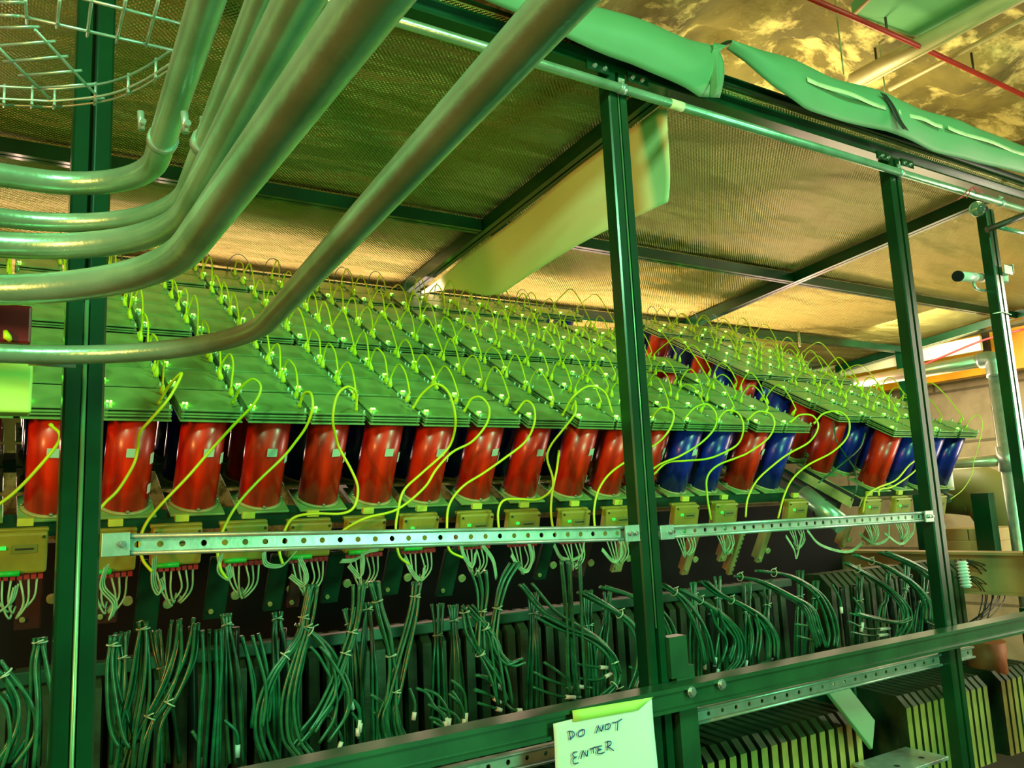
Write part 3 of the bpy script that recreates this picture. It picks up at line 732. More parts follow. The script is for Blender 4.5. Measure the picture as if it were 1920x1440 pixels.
# hanging slanted steel plate (right)
A1, A2 = U(1565, 1285, 1.90), U(1632, 1400 - 30, 1.86)
hp = thing('slanted_plate', 'wide pale green steel strip slanting down between the plate stacks', 'plate', A2)
A1, A2 = U(1545, 1262, 1.90), U(1626, 1366, 1.87)
zz_ = (A1 - A2).normalized(); xx_ = (Vector((1, .25, 0)) - zz_ * Vector((1, .25, 0)).dot(zz_)).normalized(); yy_ = zz_.cross(xx_)
M = Matrix((xx_, yy_, zz_)).transposed()
MB().box((A1 + A2) / 2, (.125, .014, (A2 - A1).length + .06), M=M, bevel=.003).build('strip', 'sheet', hp)
fp = thing('foot_plate', 'flat pale green base plate with holes at the bottom right', 'plate', U(1690, 1430, 1.82))
q = U(1690, 1428, 1.84)
MB().box(q, (.30, .16, .012), bevel=.002).build('plate', 'galvanised', fp)
b = MB()
for dx in (-.07, .07): b.cyl(q + Vector((dx, -.03, .0062)), q + Vector((dx, -.03, .0068)), .010, 12)
b.build('bolt_holes', 'black', fp)
dp = tag(MB().box((2.74, 2.35, EZ - .88), (.012, .62, .42)).build('side_panel', 'bracket_dark'), 'dark green side panel standing in the gap between plate stacks', 'panel')

# ------------------------------------------------------------------ cable bundles
def bundle(P, n_, m, label, rad=.0028, Y=1.92, spread=.012, ties=(.3,), tail=False):
    base = [U(p[0], p[1], p[2] if len(p) > 2 else Y) for p in P]
    t = thing('cable_bundle', label, 'cable bundle', base[-1], 'green cable bundles below the cylinders')
    sp = spline(base, 6)
    for k in range(n_):
        an = 2 * math.pi * k / n_ + rnd.random(); ph = rnd.uniform(0, 6)
        pts = []
        for i, p in enumerate(sp):
            u = i / (len(sp) - 1)
            tight = min([abs(u - q) for q in ties] + [1]); sc = spread * (.38 + 1.5 * min(.55, tight))
            off = Vector((math.cos(an) * sc * 1.25 + .002 * math.sin(u * 7 + ph), math.sin(an) * sc * .7, .004 * math.sin(an * 2) * u))
            pts.append(p + off)
        MB().tube(pts, rad, 6).build('cable', m, t)
    for q in ties:
        i = min(len(sp) - 2, max(1, int(q * (len(sp) - 1)))); tg = (sp[i + 1] - sp[i - 1]).normalized()
        b = MB(); a = tg.orthogonal().normalized(); c2 = tg.cross(a); R_ = spread * .55 + rad * 1.2
        b.tube([sp[i] + (a * math.cos(2 * math.pi * k / 14) + c2 * math.sin(2 * math.pi * k / 14)) * R_ for k in range(15)], .0017, 5)
        b.tube([sp[i] + a * R_ + Vector((.0, -.004, 0)), sp[i] + a * R_ + Vector((.014, -.01, .006))], .0016, 5)
        b.build('cable_tie', 'tie', t)
    return t
BD = [
 ([(585, 1095), (572, 1150), (556, 1200), (512, 1262), (490, 1320), (488, 1375), (505, 1425)], 4, (.2, .42), 'curving left, left of centre'),
 ([(588, 1100), (580, 1165), (562, 1230), (545, 1310), (550, 1380), (575, 1420)], 5, (.25,), 'dropping beside the left curving one'),
 ([(560, 1170), (600, 1200), (628, 1245), (632, 1300), (600, 1350), (560, 1400)], 3, (.1,), 'bowing right in a wide arc'),
 ([(598, 1210), (620, 1235), (648, 1290), (645, 1340), (615, 1390)], 3, (), 'inner arc beneath the bowed bundle'),
 ([(-12, 1240), (20, 1275), (42, 1320), (38, 1380), (0, 1440)], 5, (.2,), 'at the far left edge'),
 ([(-14, 1300), (8, 1330), (14, 1380), (-6, 1440)], 3, (), 'lower, at the far left edge'),
 ([(75, 1195), (74, 1250), (78, 1320), (72, 1440)], 5, (.1,), 'thin and straight, left of the left post'),
 ([(345, 1160), (335, 1225), (310, 1290), (280, 1345), (258, 1390), (246, 1450)], 5, (.6,), 'slanting down left by the left post'),
 ([(352, 1170), (350, 1240), (322, 1310), (292, 1360), (282, 1450)], 4, (.55,), 'second slanting one by the left post'),
 ([(268, 1165), (268, 1210), (262, 1290), (246, 1370), (236, 1450)], 6, (.1,), 'broad and dark beside the left post'),
 ([(216, 1190), (208, 1250), (212, 1310), (225, 1370), (240, 1400)], 4, (.1,), 'hugging the right side of the left post'),
 ([(396, 1180), (396, 1250), (394, 1320), (388, 1450)], 6, (), 'hanging straight, dark, left part'),
 ([(470, 1190), (488, 1250), (494, 1300), (490, 1360)], 4, (), 'short and faint left of the big loop'),
 ([(672, 1095), (668, 1150), (655, 1205), (632, 1270), (605, 1330), (578, 1370)], 6, (.35, .48), 'long diagonal left of centre'),
 ([(700, 1090), (712, 1145), (728, 1200), (736, 1260), (732, 1330), (742, 1400)], 7, (.15, .5), 'broad, dropping at centre left'),
 ([(782, 1090), (774, 1150), (755, 1230), (738, 1300), (724, 1350), (738, 1400), (770, 1410)], 5, (.1,), 'long S-curve at centre left'),
 ([(742, 1290), (738, 1335), (748, 1375), (775, 1410)], 4, (.05,), 'short lower end of the S-curve'),
 ([(898, 1070), (904, 1110), (902, 1165), (898, 1220)], 5, (.6,), 'thin, straight below the centre strut'),
 ([(968, 1055), (950, 1085), (938, 1120), (928, 1165), (926, 1210), (950, 1245), (975, 1240)], 5, (.42,), 'hooked, with a long tie tail'),
 ([(870, 1140), (878, 1185), (900, 1225), (925, 1265), (940, 1310)], 4, (.05, .5), 'diagonal toward the centre'),
 ([(875, 1135), (905, 1170), (925, 1200), (938, 1260), (945, 1320)], 5, (.3,), 'diagonal beside the centre one'),
 ([(988, 1095), (1030, 1145), (1080, 1175), (1125, 1205), (1150, 1240), (1158, 1275), (1130, 1305)], 6, (.68, .9), 'great sweep toward the sign'),
 ([(1010, 1155), (1060, 1180), (1100, 1195), (1140, 1225), (1155, 1260)], 4, (), 'under the great sweep'),
 ([(1058, 1050), (1062, 1110), (1066, 1180), (1070, 1260), (1075, 1300)], 4, (), 'straight vertical near the middle post'),
 ([(1078, 1052), (1080, 1120), (1082, 1190), (1090, 1290)], 4, (), 'second straight vertical near the middle post'),
 ([(1090, 1110), (1140, 1138), (1180, 1165), (1202, 1200), (1204, 1250), (1190, 1290)], 5, (.3,), 'arching behind the middle post'),
 ([(1130, 1100), (1190, 1120), (1240, 1150), (1262, 1200), (1264, 1260)], 5, (.3,), 'passing right behind the middle post'),
 ([(1240, 1095), (1275, 1118), (1300, 1150), (1320, 1195), (1330, 1245)], 6, (.2,), 'first fan right of the middle post'),
 ([(1275, 1105), (1320, 1130), (1360, 1160), (1384, 1195), (1385, 1235), (1368, 1260)], 6, (.18,), 'second fan right of the middle post'),
 ([(1318, 1090), (1350, 1115), (1392, 1135), (1428, 1160), (1448, 1195), (1450, 1235)], 6, (.3,), 'third fan right of the middle post'),
 ([(1380, 1080), (1425, 1090), (1475, 1115), (1515, 1140), (1530, 1180), (1540, 1212)], 6, (.05,), 'fourth fan right of the middle post'),
 ([(1420, 1070), (1480, 1080), (1530, 1110), (1552, 1145), (1562, 1185), (1560, 1212)], 6, (.1,), 'fifth, widest fan'),
 ([(1340, 1140), (1352, 1170), (1372, 1200), (1362, 1240)], 4, (), 'short drop inside the second fan'),
 ([(1410, 1150), (1418, 1190), (1414, 1235)], 4, (), 'short drop inside the third fan'),
 ([(1585, 1055), (1630, 1080), (1672, 1110), (1698, 1140), (1700, 1170), (1684, 1195)], 6, (.1,), 'first fan by the right post'),
 ([(1600, 1040), (1665, 1065), (1712, 1095), (1738, 1130), (1742, 1165)], 7, (.15,), 'second fan by the right post'),
 ([(1655, 1035), (1705, 1055), (1745, 1080), (1772, 1110)], 6, (), 'upper fan by the right post'),
 ([(1600, 1150), (1640, 1160), (1680, 1168), (1705, 1160)], 4, (), 'level bundle by the right post'),
]
for i_, x_ in enumerate((232, 300, 425, 520, 655, 690, 820, 850, 1000, 1100, 1140, 1300, 1345, 1400, 1440, 1500, 1530, 1612, 1665, 1700, 1735)):
    lean = rnd.uniform(-18, 22); yt = 1175 - (x_ - 232) * .075 + rnd.uniform(-12, 12); yb2 = min(1430, 1440 - max(0, x_ - 500) * .2)
    BD.append(([(x_, yt, 2.08), (x_ + lean * .2, yt + 50, 2.06), (x_ + lean * .6, (yt + yb2) / 2, 2.05), (x_ + lean, yb2, 2.06)], rnd.choice((4, 5, 6)), (rnd.uniform(.1, .5),), f'of the rear layer, {ORD[i_] if i_ < 18 else str(i_ + 1) + "th"} from left'))
for P, n_, ties, lb in BD:
    bundle(P, n_, 'dark_cable', 'dark green cable bundle ' + lb, ties=ties, Y=1.93, spread=.015, rad=.0040)
bundle([(1800, 1050), (1838, 1062), (1862, 1090), (1872, 1120), (1850, 1150), (1825, 1168)], 5, 'black_cable', 'black looping cables beyond the right post', rad=.0028, Y=2.2, spread=.026, ties=())
bundle([(1795, 1080), (1825, 1085), (1850, 1110), (1845, 1150), (1830, 1180)], 4, 'black_cable', 'inner black looping cables beyond the right post', rad=.0026, Y=2.2, spread=.02, ties=())
# pale wires looping out under the strut
PW = [[(30, 1098), (20, 1130), (-5, 1150)], [(200, 1060), (192, 1100), (215, 1130), (208, 1160)], [(290, 1045), (288, 1090), (298, 1112), (306, 1100), (302, 1085)], [(415, 1040), (412, 1070), (432, 1085), (428, 1060)], [(495, 1035), (500, 1058), (530, 1060), (555, 1035)], [(545, 1080), (570, 1098), (576, 1080), (562, 1045)],
      [(640, 1052), (665, 1050), (690, 1035), (712, 1030)], [(655, 1060), (676, 1082), (682, 1060), (680, 1035)], [(760, 1045), (775, 1075), (792, 1088), (797, 1062)], [(865, 1020), (872, 1045), (888, 1062), (893, 1035)], [(905, 1022), (925, 1050), (932, 1085)], [(960, 1040), (975, 1065), (992, 1070), (1000, 1045), (992, 1018)],
      [(1040, 1022), (1052, 1045), (1068, 1050)], [(1072, 1052), (1092, 1040), (1096, 1018)], [(1130, 1030), (1150, 1052), (1164, 1045), (1166, 1015)], [(1515, 995), (1540, 1022), (1590, 1035), (1620, 1018)], [(1475, 1005), (1490, 1030), (1495, 1045), (1505, 1000)], [(1660, 1000), (1690, 1020), (1712, 1000), (1715, 980)], [(1612, 1000), (1640, 1020), (1665, 1010), (1668, 985)]]
for i, P in enumerate(PW):
    base = [U(x, y, 1.95) for x, y in P]
    t = thing('pale_wire_loop', f'pale grey-green wires looping below the strut, {ORD[i] if i < 18 else "last"} loop from the left', 'wires', base[0], 'pale wire loops under the strut')
    for k in range(3):
        o_ = Vector((.004 * k - .004, .003 * k, .003 * (k - 1)))
        MB().tube(spline([p + o_ for p in base], 6), .0021, 6).build('wire', 'pale_cable', t)
# short curled leads with white ferrules
LD = [[(795, 1292), (822, 1305), (842, 1340), (838, 1380)], [(802, 1320), (828, 1338), (838, 1366)], [(812, 1352), (835, 1368)], [(848, 1295), (868, 1330), (870, 1365)], [(842, 1300), (862, 1320)], [(695, 1302), (718, 1322), (726, 1350)], [(700, 1335), (722, 1350), (728, 1372)], [(658, 1335), (670, 1352), (671, 1380)], [(655, 1308), (668, 1320), (676, 1350), (672, 1385)],
      [(602, 1335), (622, 1350), (640, 1385), (632, 1415)], [(640, 1290), (652, 1300), (662, 1330)], [(890, 1266), (918, 1272), (940, 1292)], [(888, 1294), (915, 1302), (938, 1318)], [(1180, 1250), (1196, 1262), (1192, 1288)], [(1350, 1180), (1344, 1215), (1340, 1250)], [(1405, 1190), (1402, 1225), (1398, 1250)], [(1310, 1180), (1318, 1215), (1322, 1255)], [(1600, 1120), (1618, 1150), (1615, 1185)], [(1560, 1095), (1575, 1125), (1578, 1150)],
      [(780, 1290), (800, 1300), (815, 1325), (836, 1345), (840, 1385)], [(820, 1325), (850, 1338), (865, 1360), (872, 1395)], [(845, 1275), (868, 1295), (874, 1330), (872, 1370)], [(805, 1345), (825, 1352), (835, 1375)], [(895, 1265), (915, 1275), (930, 1290)], [(890, 1292), (915, 1302), (935, 1315)], [(895, 1318), (920, 1325), (940, 1332)],
      [(1000, 1260), (1030, 1275), (1060, 1285), (1080, 1292)], [(1020, 1242), (1050, 1262), (1075, 1285), (1110, 1290)], [(998, 1288), (1030, 1300), (1055, 1306), (1090, 1308)], [(1080, 1245), (1110, 1250), (1140, 1252)], [(1085, 1272), (1120, 1275), (1148, 1262)], [(660, 1310), (674, 1330), (672, 1372)], [(700, 1305), (722, 1325), (728, 1370)], [(768, 1290), (778, 1320), (775, 1350)], [(360, 1370), (376, 1400), (374, 1440)], [(420, 1350), (444, 1375), (445, 1420)],
      [(1450, 1235), (1420, 1248), (1400, 1262)], [(1370, 1215), (1350, 1245), (1345, 1262)], [(1490, 1170), (1520, 1176), (1540, 1188)], [(1492, 1192), (1520, 1200), (1536, 1208)], [(1590, 1165), (1630, 1180), (1668, 1178)], [(1594, 1185), (1630, 1192), (1664, 1190)], [(945, 1315), (960, 1330), (978, 1332)], [(1735, 1165), (1752, 1172), (1760, 1165)]]
LD.sort(key=lambda q: q[0][0])
for i, P in enumerate(LD):
    base = [U(x, y, 1.95) for x, y in P]
    t = thing('curled_lead', f'short curled green lead with a white ferrule before the steel plates, {ORD[i] if i < 18 else str(i + 1) + "th"} from left', 'cable', base[0], 'curled leads with white ferrules')
    sp = spline(base, 6); MB().tube(sp, .0040, 7).build('lead', 'dark_cable', t)
    j = int(len(sp) * .72); MB().tube([sp[j], sp[min(j + 3, len(sp) - 1)]], .0056, 10).build('ferrule', 'white_plastic', t)

# ------------------------------------------------------------------ foreground conduits
def conduit(zpx, mid, rad, R_, label, clampY, Yr=1.35):
    z = U(0, zpx, Yr).z; A_ = UZ(mid[0], mid[1], z - EZ); B_ = UZ(clampY[0], clampY[1], z - EZ)
    Xc = A_.x + (B_.x - A_.x) * (Yr - R_ - A_.y) / (B_.y - A_.y)
    t = thing('steel_conduit', label, 'conduit', (Xc - R_, Yr, z - rad), 'conduits bending overhead')
    pts = [(-1.6, Yr, z), (-.6, Yr, z), (Xc - R_, Yr, z)]
    for k in range(1, 15):
        an = math.pi / 2 * k / 15
        pts.append((Xc - R_ + R_ * math.sin(an), Yr - R_ + R_ * math.cos(an), z))
    pts += [(Xc, Yr - R_, z)]
    E_ = UZ(clampY[0], clampY[1], z - EZ); dd = (E_ - Vector(pts[-1])); pts += [tuple(E_), tuple(E_ + dd * 1.2)]
    MB().tube(pts, rad, 28).build('pipe', 'conduit_steel', t)
    return t, z
X_SL = 0
c1, z1 = conduit(328, (309, 250), .0175, .15, 'topmost short steel conduit, bending upward left of the others', (388, 0))
c2, z2 = conduit(408, (413, 200), .0140, .21, 'slimmer conduit second from the top, with a clamp at its bend', (493, 0))
c3, z3 = conduit(460, (403, 300), .0190, .25, 'thick conduit in the middle of the five', (560, 0))
c4, z4 = conduit(555, (475, 300), .0215, .34, 'thickest conduit, fourth from the top, with rust spots', (698, 0))
c5, z5 = conduit(663, (835, 240), .0138, .31, 'lowest conduit, running alone diagonally to the top centre', (1055, 0))
for cc_, (px, py), z, rr in ((c1, (305, 262), z1, .0175), (c2, (384, 268), z2, .0145)):
    p = UZ(px, py, z - EZ)
    strap(cc_, p, (0, 1, 0), rr, .014)
    b = MB(); q = p + Vector((-rr * 1.5, 0, .008)); b.tube([q, q + Vector((-.002, 0, .026))], .0045, 10); b.tube([q + Vector((0, -.012, .008)), q + Vector((0, .012, .008))], .004, 8); b.build('clamp_bolt', 'galvanised', cc_)
MB().cyl((.045, 1.35, z5), (.075 + .03, 1.35, z5), .0152, 28).build('coupling', 'galvanised', c5)
# wire mesh tray, top left
zt = .66
wt = thing('wire_basket_tray', 'curved galvanised wire mesh tray at the top left corner', 'cable tray', UZ(100, 185, zt))
b = MB()
arc = [(-60, 178), (0, 185), (60, 188), (110, 189), (200, 178), (262, 155), (322, 118)]
a_lo = spline([UZ(x, y, zt) for x, y in arc], 8); a_hi = [p + Vector((0, 0, .020)) for p in a_lo]
b.tube(a_lo, .0021, 6); b.tube(a_hi, .0021, 6); b.tube([p + Vector((0, .012, -.004)) for p in a_lo], .0018, 6)
b.build('rim_wire', 'galvanised', wt)
b = MB()
for j in range(2, len(a_lo) - 1, 7):
    b.tube([a_lo[j] + Vector((0, 0, -.008)), a_hi[j] + Vector((0, 0, .004))], .0021, 6)
    b.tube([a_lo[j] + Vector((0, -.004, -.006)), a_lo[j] + Vector((0, .014, -.006))], .0021, 6)
b.build('link_wire', 'galvanised', wt)
b = MB()
for (x0, y0), (x1, y1) in (((66, 56), (184, 182)), ((-20, 72), (98, 190)), ((0, 52), (74, 50)), ((-10, 86), (104, 77)), ((6, 116), (127, 105)), ((35, 142), (153, 132)), ((62, 166), (180, 157)), ((90, 189), (196, 184)),
        ((38, 30), (328, 95)), ((150, -4), (345, 46)), ((172, 0), (163, 68)), ((236, 0), (218, 80)), ((297, 0), (273, 88)), ((112, 0), (106, 52)), ((48, 0), (50, 44)), ((-5, 4), (50, 4)), ((-5, 28), (38, 30))):
    b.tube([UZ(x0, y0, zt + .004), UZ(x1, y1, zt + .004)], .0021, 6)
b.build('mesh_wire', 'galvanised', wt)

# left edge connectors
t = thing('maroon_connector', 'maroon connector block with a yellow plug at the left edge', 'connector', U(18, 640, 1.5))
MB().box(U(10, 612, 1.5), (.07, .05, .062), bevel=.004).build('body', 'maroon', t)
b = MB(); q = U(12, 632, 1.472); b.tube([q + Vector((-.002, 0, .010)), q + Vector((.001, -.002, 0)), q + Vector((.006, -.002, -.006))], [.003, .006, .003], 8); b.build('plug', 'yellow_cable', t)
t = thing('yellow_cover', 'translucent yellow-green cover box at the left edge below the lowest conduit', 'box', U(12, 766, 1.5))
MB().box(U(4, 722, 1.5), (.08, .05, .092), bevel=.004).build('cover', 'tape', t)

# ------------------------------------------------------------------ paper sign
sg = thing('paper_sign', 'white handwritten DO NOT ENTER paper taped to the lower rail', 'sign', U(1130, 1440, 1.578))
ys = yb - .006
cor = [U(1037, 1357, ys), U(1222, 1311, ys), U(1238, 1500, ys), U(1045, 1500, ys)]
def pf(u, v):
    p = cor[0].lerp(cor[1], u).lerp(cor[3].lerp(cor[2], u), v)
    p.y += -.004 * math.sin(u * math.pi) * v - .002 * math.sin(v * 7 + u * 3) * .5
    return p
MB().grid(20, 16, pf).build('paper', 'paper', sg, solid=.0006)
tc_ = [U(1073, 1332, ys - .002), U(1225, 1307, ys - .002), U(1196, 1332, ys - .0045), U(1075, 1354, ys - .0045)]
MB().grid(6, 2, lambda u, v: tc_[0].lerp(tc_[1], u).lerp(tc_[3].lerp(tc_[2], u), v)).build('tape', 'tape', sg, solid=.0005)
# strokes in a crop frame: x 1000..1320, scale 6
def ink(strokes):
    b = MB()
    for s_ in strokes:
        pts = [U(1000 + x / 6, 1260 + y / 6, ys - .0062) for x, y in s_]
        b.tube(spline(pts, 3), .0012, 5)
    b.build('writing', 'ink', sg)
ink([[(405, 665), (412, 715), (420, 765)], [(392, 668), (430, 665), (462, 690), (455, 720), (420, 750), (408, 752)],
     [(560, 650), (520, 665), (502, 700), (520, 725), (555, 718), (575, 685), (572, 650), (545, 645)],
     [(705, 690), (735, 600)], [(728, 600), (748, 640), (768, 670)], [(768, 670), (785, 590)],
     [(845, 585), (815, 600), (808, 640), (835, 648), (862, 620), (862, 585), (840, 580)],
     [(890, 572), (945, 560), (998, 528)], [(950, 562), (948, 610), (943, 660)],
     [(495, 898), (460, 905), (442, 930), (465, 958), (485, 955)], [(485, 955), (455, 975), (445, 1010), (470, 1035), (505, 1020)],
     [(532, 978), (548, 920), (562, 880)], [(556, 885), (585, 925), (605, 950)], [(605, 950), (612, 880)],
     [(640, 870), (690, 848), (725, 840)], [(672, 862), (678, 915)],
     [(770, 830), (735, 840), (728, 865), (765, 872)], [(765, 872), (728, 885), (722, 912), (760, 920), (800, 900)],
     [(835, 785), (832, 840), (828, 885)], [(815, 790), (850, 778), (875, 790), (868, 820), (835, 840)], [(838, 840), (875, 862), (905, 885)]])

# ------------------------------------------------------------------ lamp bulb, camera, string
bl = thing('bare_bulb', 'clear glass bulb hanging at the top of the rightmost post', 'light bulb', U(1832, 412, 1.60))
q = U(1832, 392, 1.60)
b = MB(); bmesh.ops.create_uvsphere(b.b, u_segments=24, v_segments=16, radius=.030, matrix=Matrix.Translation(q))
for f_ in b.b.faces: f_.smooth = True
b.build('glass', 'bulb_glass', bl)
MB().cyl(q + Vector((.026, 0, .004)), q + Vector((.056, 0, .010)), .014, 14).build('socket', 'black', bl)
wv = thing('red_wires', 'short loose red wires beside the bare bulb', 'wire', U(1815, 375, 1.60))
MB().tube(spline([U(1795, 375, 1.6), U(1806, 366, 1.6), U(1822, 352, 1.6), U(1830, 358, 1.6), U(1838, 366, 1.6)], 4), .002, 6).tube(spline([U(1812, 372, 1.6), U(1825, 351, 1.6), U(1842, 362, 1.6)], 4), .002, 6).build('wire', 'pink_cord', wv)
scm = thing('security_camera', 'white cylindrical camera pointing left beside the rightmost post', 'camera', U(1825, 540, 1.66))
A, B = U(1797, 518, 1.62), U(1843, 521, 1.72)
MB().tube([A, B], .0185, 24).build('housing', 'cam_white', scm)
MB().tube([A - (B - A).normalized() * .012, A], .0205, 24).build('lens_hood', 'black', scm)
MB().tube(spline([U(1826, 528, 1.66), U(1829, 540, 1.66), U(1845, 545, 1.69), U(1866, 538, 1.66)], 4), .006, 8).build('mount_arm', 'galvanised', scm)
mb_ = thing('angle_bracket', 'small slotted angle bracket on the right of the rightmost post', 'bracket', U(1890, 515, 1.63))
MB().box(U(1890, 506, 1.62), (.06, .004, .035)).box(U(1899, 503, 1.62) + Vector((.005, .015, 0)), (.004, .03, .035)).build('plate', 'galvanised', mb_)
tag(MB().tube([U(1884, 512, 1.64), U(1884, 530, 1.64)], .013, 14).build('dome_lamp', 'white_plastic'), 'bright white round dome lamp under the small angle bracket', 'lamp')
dk = thing('dark_tube', 'dark round tube sticking out from the top of the rightmost post', 'pipe', U(1852, 432, 1.6))
MB().tube([U(1850, 431, 1.60), U(1935, 398, 1.5)], .012, 14).build('tube', 'dark_pipe', dk)
tag(MB().tube([U(1866, 424, 1.62), U(1960, 448, 1.62)], .009, 12).build('short_conduit', 'conduit_steel'), 'short lower conduit leaving the rightmost post to the right', 'conduit')
tp = [U(1862, 588, YF - .004), U(1880, 585, YF - .004), U(1896, 590, YF - .004)]
tag(MB().tube(spline(tp, 4), .0022, 6).build('white_tie', 'tie'), 'white zip tie around the rightmost post', 'cable tie')
tag(MB().tube([U(1497, 620, 3.0), U(1500, 650, 3.0)], .006, 8).build('whip_rod', 'board_edge'), 'short upright rod above the right bank', 'rod')

# ------------------------------------------------------------------ far end behind the frame
gt = thing('tube_gate', 'galvanised tubular gate with an elbow joint behind the right post', 'gate', UX(1905, 1060, 4.5))
XG = 4.5
c_ = UX(1862, 672, XG)
gp = [UX(1560, 792, XG), UX(1700, 735, XG), UX(1840, 684, XG)]
gp[0].z = gp[1].z = gp[2].z = c_.z
yg = UX(1880, 800, XG).y
MB().cyl((XG, 3.6, c_.z), (XG, yg + .04, c_.z), .036, 20).build('top_rail', 'gate_steel', gt)
MB().tube(spline([(XG, yg + .07, c_.z), (XG, yg + .02, c_.z), (XG, yg, c_.z - .02), (XG, yg, c_.z - .10)], 5), .043, 20).build('elbow', 'galvanised', gt)
MB().cyl((XG, yg, .0), (XG, yg, c_.z - .03), .036, 20).build('upright', 'galvanised', gt)
m_ = UX(1890, 862, XG)
MB().cyl((XG, yg, m_.z - .06), (XG, yg, m_.z + .07), .045, 20).build('tee_fitting', 'galvanised', gt)
MB().cyl((XG, yg, m_.z), (XG, 2.9, m_.z), .030, 18).build('mid_rail', 'gate_steel', gt)
MB().cyl((XG, 2.62, m_.z - .14), (XG, 2.62, m_.z + .10), .034, 16).build('white_insulator', 'white_plastic', gt)
# pale strip, yellow beam, cord
A, B = UX(1590, 722, 5.86), UX(1842, 628, 5.86); zc = UX(1790, 652, 5.86).z
MB().box((5.83, (UX(1842, 628, 5.86).y + 5.2) / 2, zc - .01), (.03, 5.2 - UX(1842, 628, 5.86).y, .10)).build('fascia_board', 'sheet_pale', fr)
yl = thing('yellow_beam', 'yellow painted beam seen above the tubular gate', 'beam', UX(1790, 700, 6.3))
q = UX(1850, 665, 6.3)
MB().box((6.3, q.y + .2, q.z), (.12, 2.2, .30)).build('beam', 'yellow_paint', yl)
MB().box((6.22, q.y - .05, q.z - .02), (.05, .04, .34)).build('clip', 'dark_pipe', yl)
tag(MB().tube(spline([UX(1578, 738, 5.7), UX(1640, 716, 5.7), UX(1694, 698, 5.7), UX(1760, 672, 5.7), UX(1843, 638, 5.7), UX(1925, 616, 5.7)], 5), .007, 6).build('pink_cord', 'pink_cord'), 'thin red cord strung along below the roof at the far end', 'cord')
dc = thing('curved_duct', 'olive curved duct sweeping down behind the gate', 'duct', UX(1890, 1020, 5.2))
MB().tube(spline([UX(1760, 915, 5.2), UX(1810, 918, 5.2), UX(1850, 928, 5.2), UX(1885, 975, 5.2), UX(1905, 1040, 5.2), UX(1912, 1110, 5.2)], 6), .16, 28).build('duct', 'olive_duct', dc)
ib = thing('tan_beam', 'tan steel beam across the far right behind the right post', 'beam', UX(1850, 1110, 4.0))
q1, q2 = UX(1795, 1072, 4.0), UX(1925, 1075, 4.0)
MB().box(((q1 + q2) / 2) + Vector((0, .2, 0)), (.04, 1.3, .17)).box((q1 + q2) / 2 + Vector((0, .2, .09)), (.12, 1.3, .012)).box((q1 + q2) / 2 + Vector((0, .2, -.09)), (.12, 1.3, .012)).build('beam', 'tan_steel', ib)
for i, (px, py) in enumerate(((1818, 1000), (1822, 1022), (1870, 1000), (1872, 1022))):
    q = UX(px, py, 4.7)
    tag(MB().box(q, (.3, .17, .068), bevel=.006).build('tan_block', 'pallet_block'), ['upper', 'lower', 'upper', 'lower'][i] + ' tan masonry block ' + ('left' if i < 2 else 'right') + ' of the dark upright above the tan beam', 'block', 'tan blocks above the beam')
tag(MB().box(UX(1850, 990, 4.4), (.06, .09, .36)).build('dark_upright', 'green_paint'), 'dark green upright between tan blocks', 'post')
cw = thing('corrugated_tube', 'white corrugated tube beside the right post above the lower rail', 'tube', UX(1808, 1100, 3.3))
a, b_ = UX(1803, 1052, 3.3), UX(1812, 1102, 3.3); nseg = 33
MB().tube([a.lerp(b_, k / nseg) for k in range(nseg + 1)], [.016 + (.006 if (k // 2) % 2 else 0) for k in range(nseg + 1)], 14).build('tube', 'white_plastic', cw)
rp_ = tag(MB().tube([UX(1848, 1200, 3.6), UX(1850, 1240, 3.6), UX(1856, 1275, 3.6)], .075, 20).build('rusty_pipe', 'rust'), 'rust coloured pipe stub behind the corner post', 'pipe')

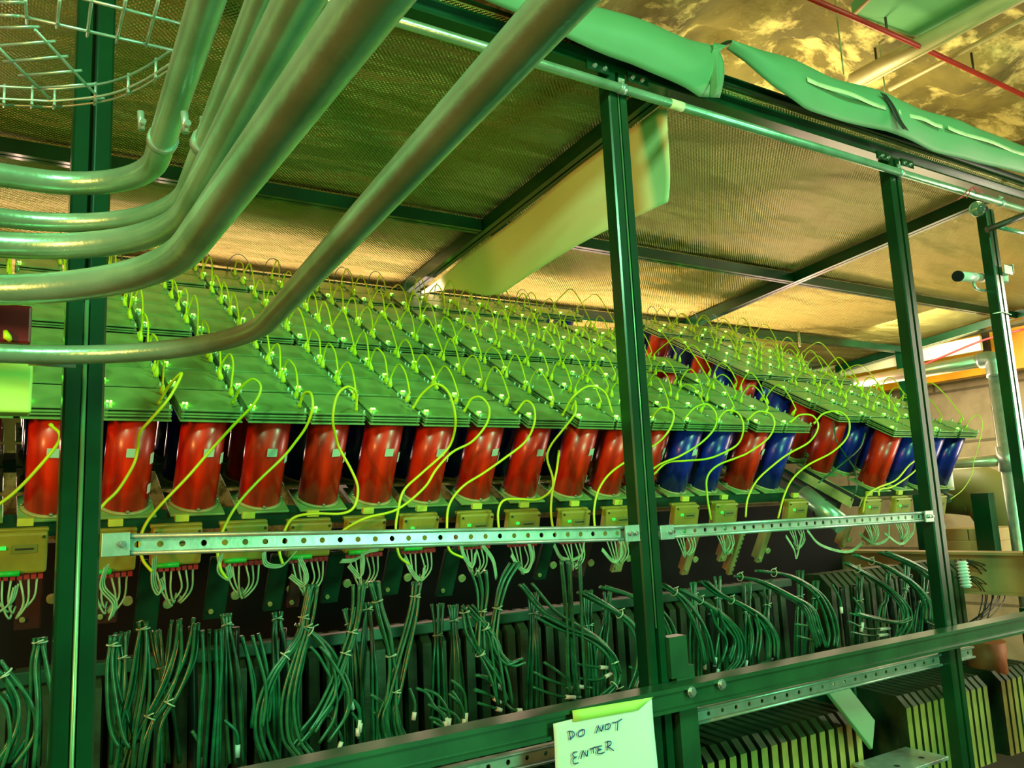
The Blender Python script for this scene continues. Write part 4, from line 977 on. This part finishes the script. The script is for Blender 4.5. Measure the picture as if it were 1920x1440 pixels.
# ------------------------------------------------------------------ things under the rock ceiling
def rpipe(name, pts, Z, rad, m, label, straps=()):
    P = [UZ(x, y, Z) for x, y in pts]; t = thing(name, label, 'pipe', P[0])
    dd = (P[-1] - P[0]).normalized(); P = [P[0] - dd * .0] + P[1:-1] + [P[-1] + dd * .6]
    MB().tube(P, rad, 16).build('pipe', m, t)
    for s_ in straps:
        q = P[0].lerp(P[-1], s_); MB().tube([q, q + Vector((0, 0, .11))], .006, 6).build('hanger', 'dark_pipe', t)
    return t
rpipe('red_pipe', [(1500, -12), (1700, 76), (1920, 180)], 2.08, .012, 'red_pipe', 'thin red pipe running under the rock ceiling', (.25, .55, .85))
rpipe('pale_pipe', [(1600, 152), (1740, 77), (1890, 0)], 2.10, .042, 'pale_pipe', 'thick cream pipe slanting under the rock ceiling', (.1,))
rpipe('pale_pipe', [(1622, 158), (1760, 84), (1910, 0)], 2.06, .009, 'pale_pipe', 'slim cream pipe clipped alongside the thick cream pipe')
rpipe('pale_pipe', [(1668, 168), (1800, 99), (1940, 22)], 2.10, .011, 'pale_pipe', 'slim cream pipe alone to the right of the thick one')
zk = 2.16
pn = thing('green_duct_panel', 'green lit sheet metal duct under the rock ceiling', 'duct', UZ(1680, 30, zk))
qs = [UZ(x, y, zk) for x, y in ((1598, 30), (1722, 72), (1870, -8), (1680, -50))]
b = MB(); lo = [b.b.verts.new(p) for p in qs]; hi = [b.b.verts.new(p + Vector((0, 0, .06))) for p in qs]
b.b.faces.new(lo); b.b.faces.new(hi[::-1])
for i in range(4): b.b.faces.new((lo[i], hi[i], hi[(i + 1) % 4], lo[(i + 1) % 4]))
b.build('duct_body', 'skylight', pn)
b = MB()
for i in range(4): b.tube([qs[i], qs[(i + 1) % 4]], .010, 6)
b.build('flange', 'tan_steel', pn)
for i, (px, py) in enumerate(((1582, 90), (1662, 140))):
    tag(MB().tube([UZ(px, py + 50, 2.0), UZ(px, py + 50, 2.0) + Vector((0, 0, .55))], .004, 6).build('hanging_wire', 'board_edge'), ['left', 'right'][i] + ' thin wire hanging from the rock ceiling', 'wire')

for o in bpy.data.objects:
    if '_w' in o: del o['_w']
for k, u in usedp.items():
    if not u: bpy.data.objects.remove(protos[k])
print('modules', n_mod, 'loops', n_loop, 'fins', nf)
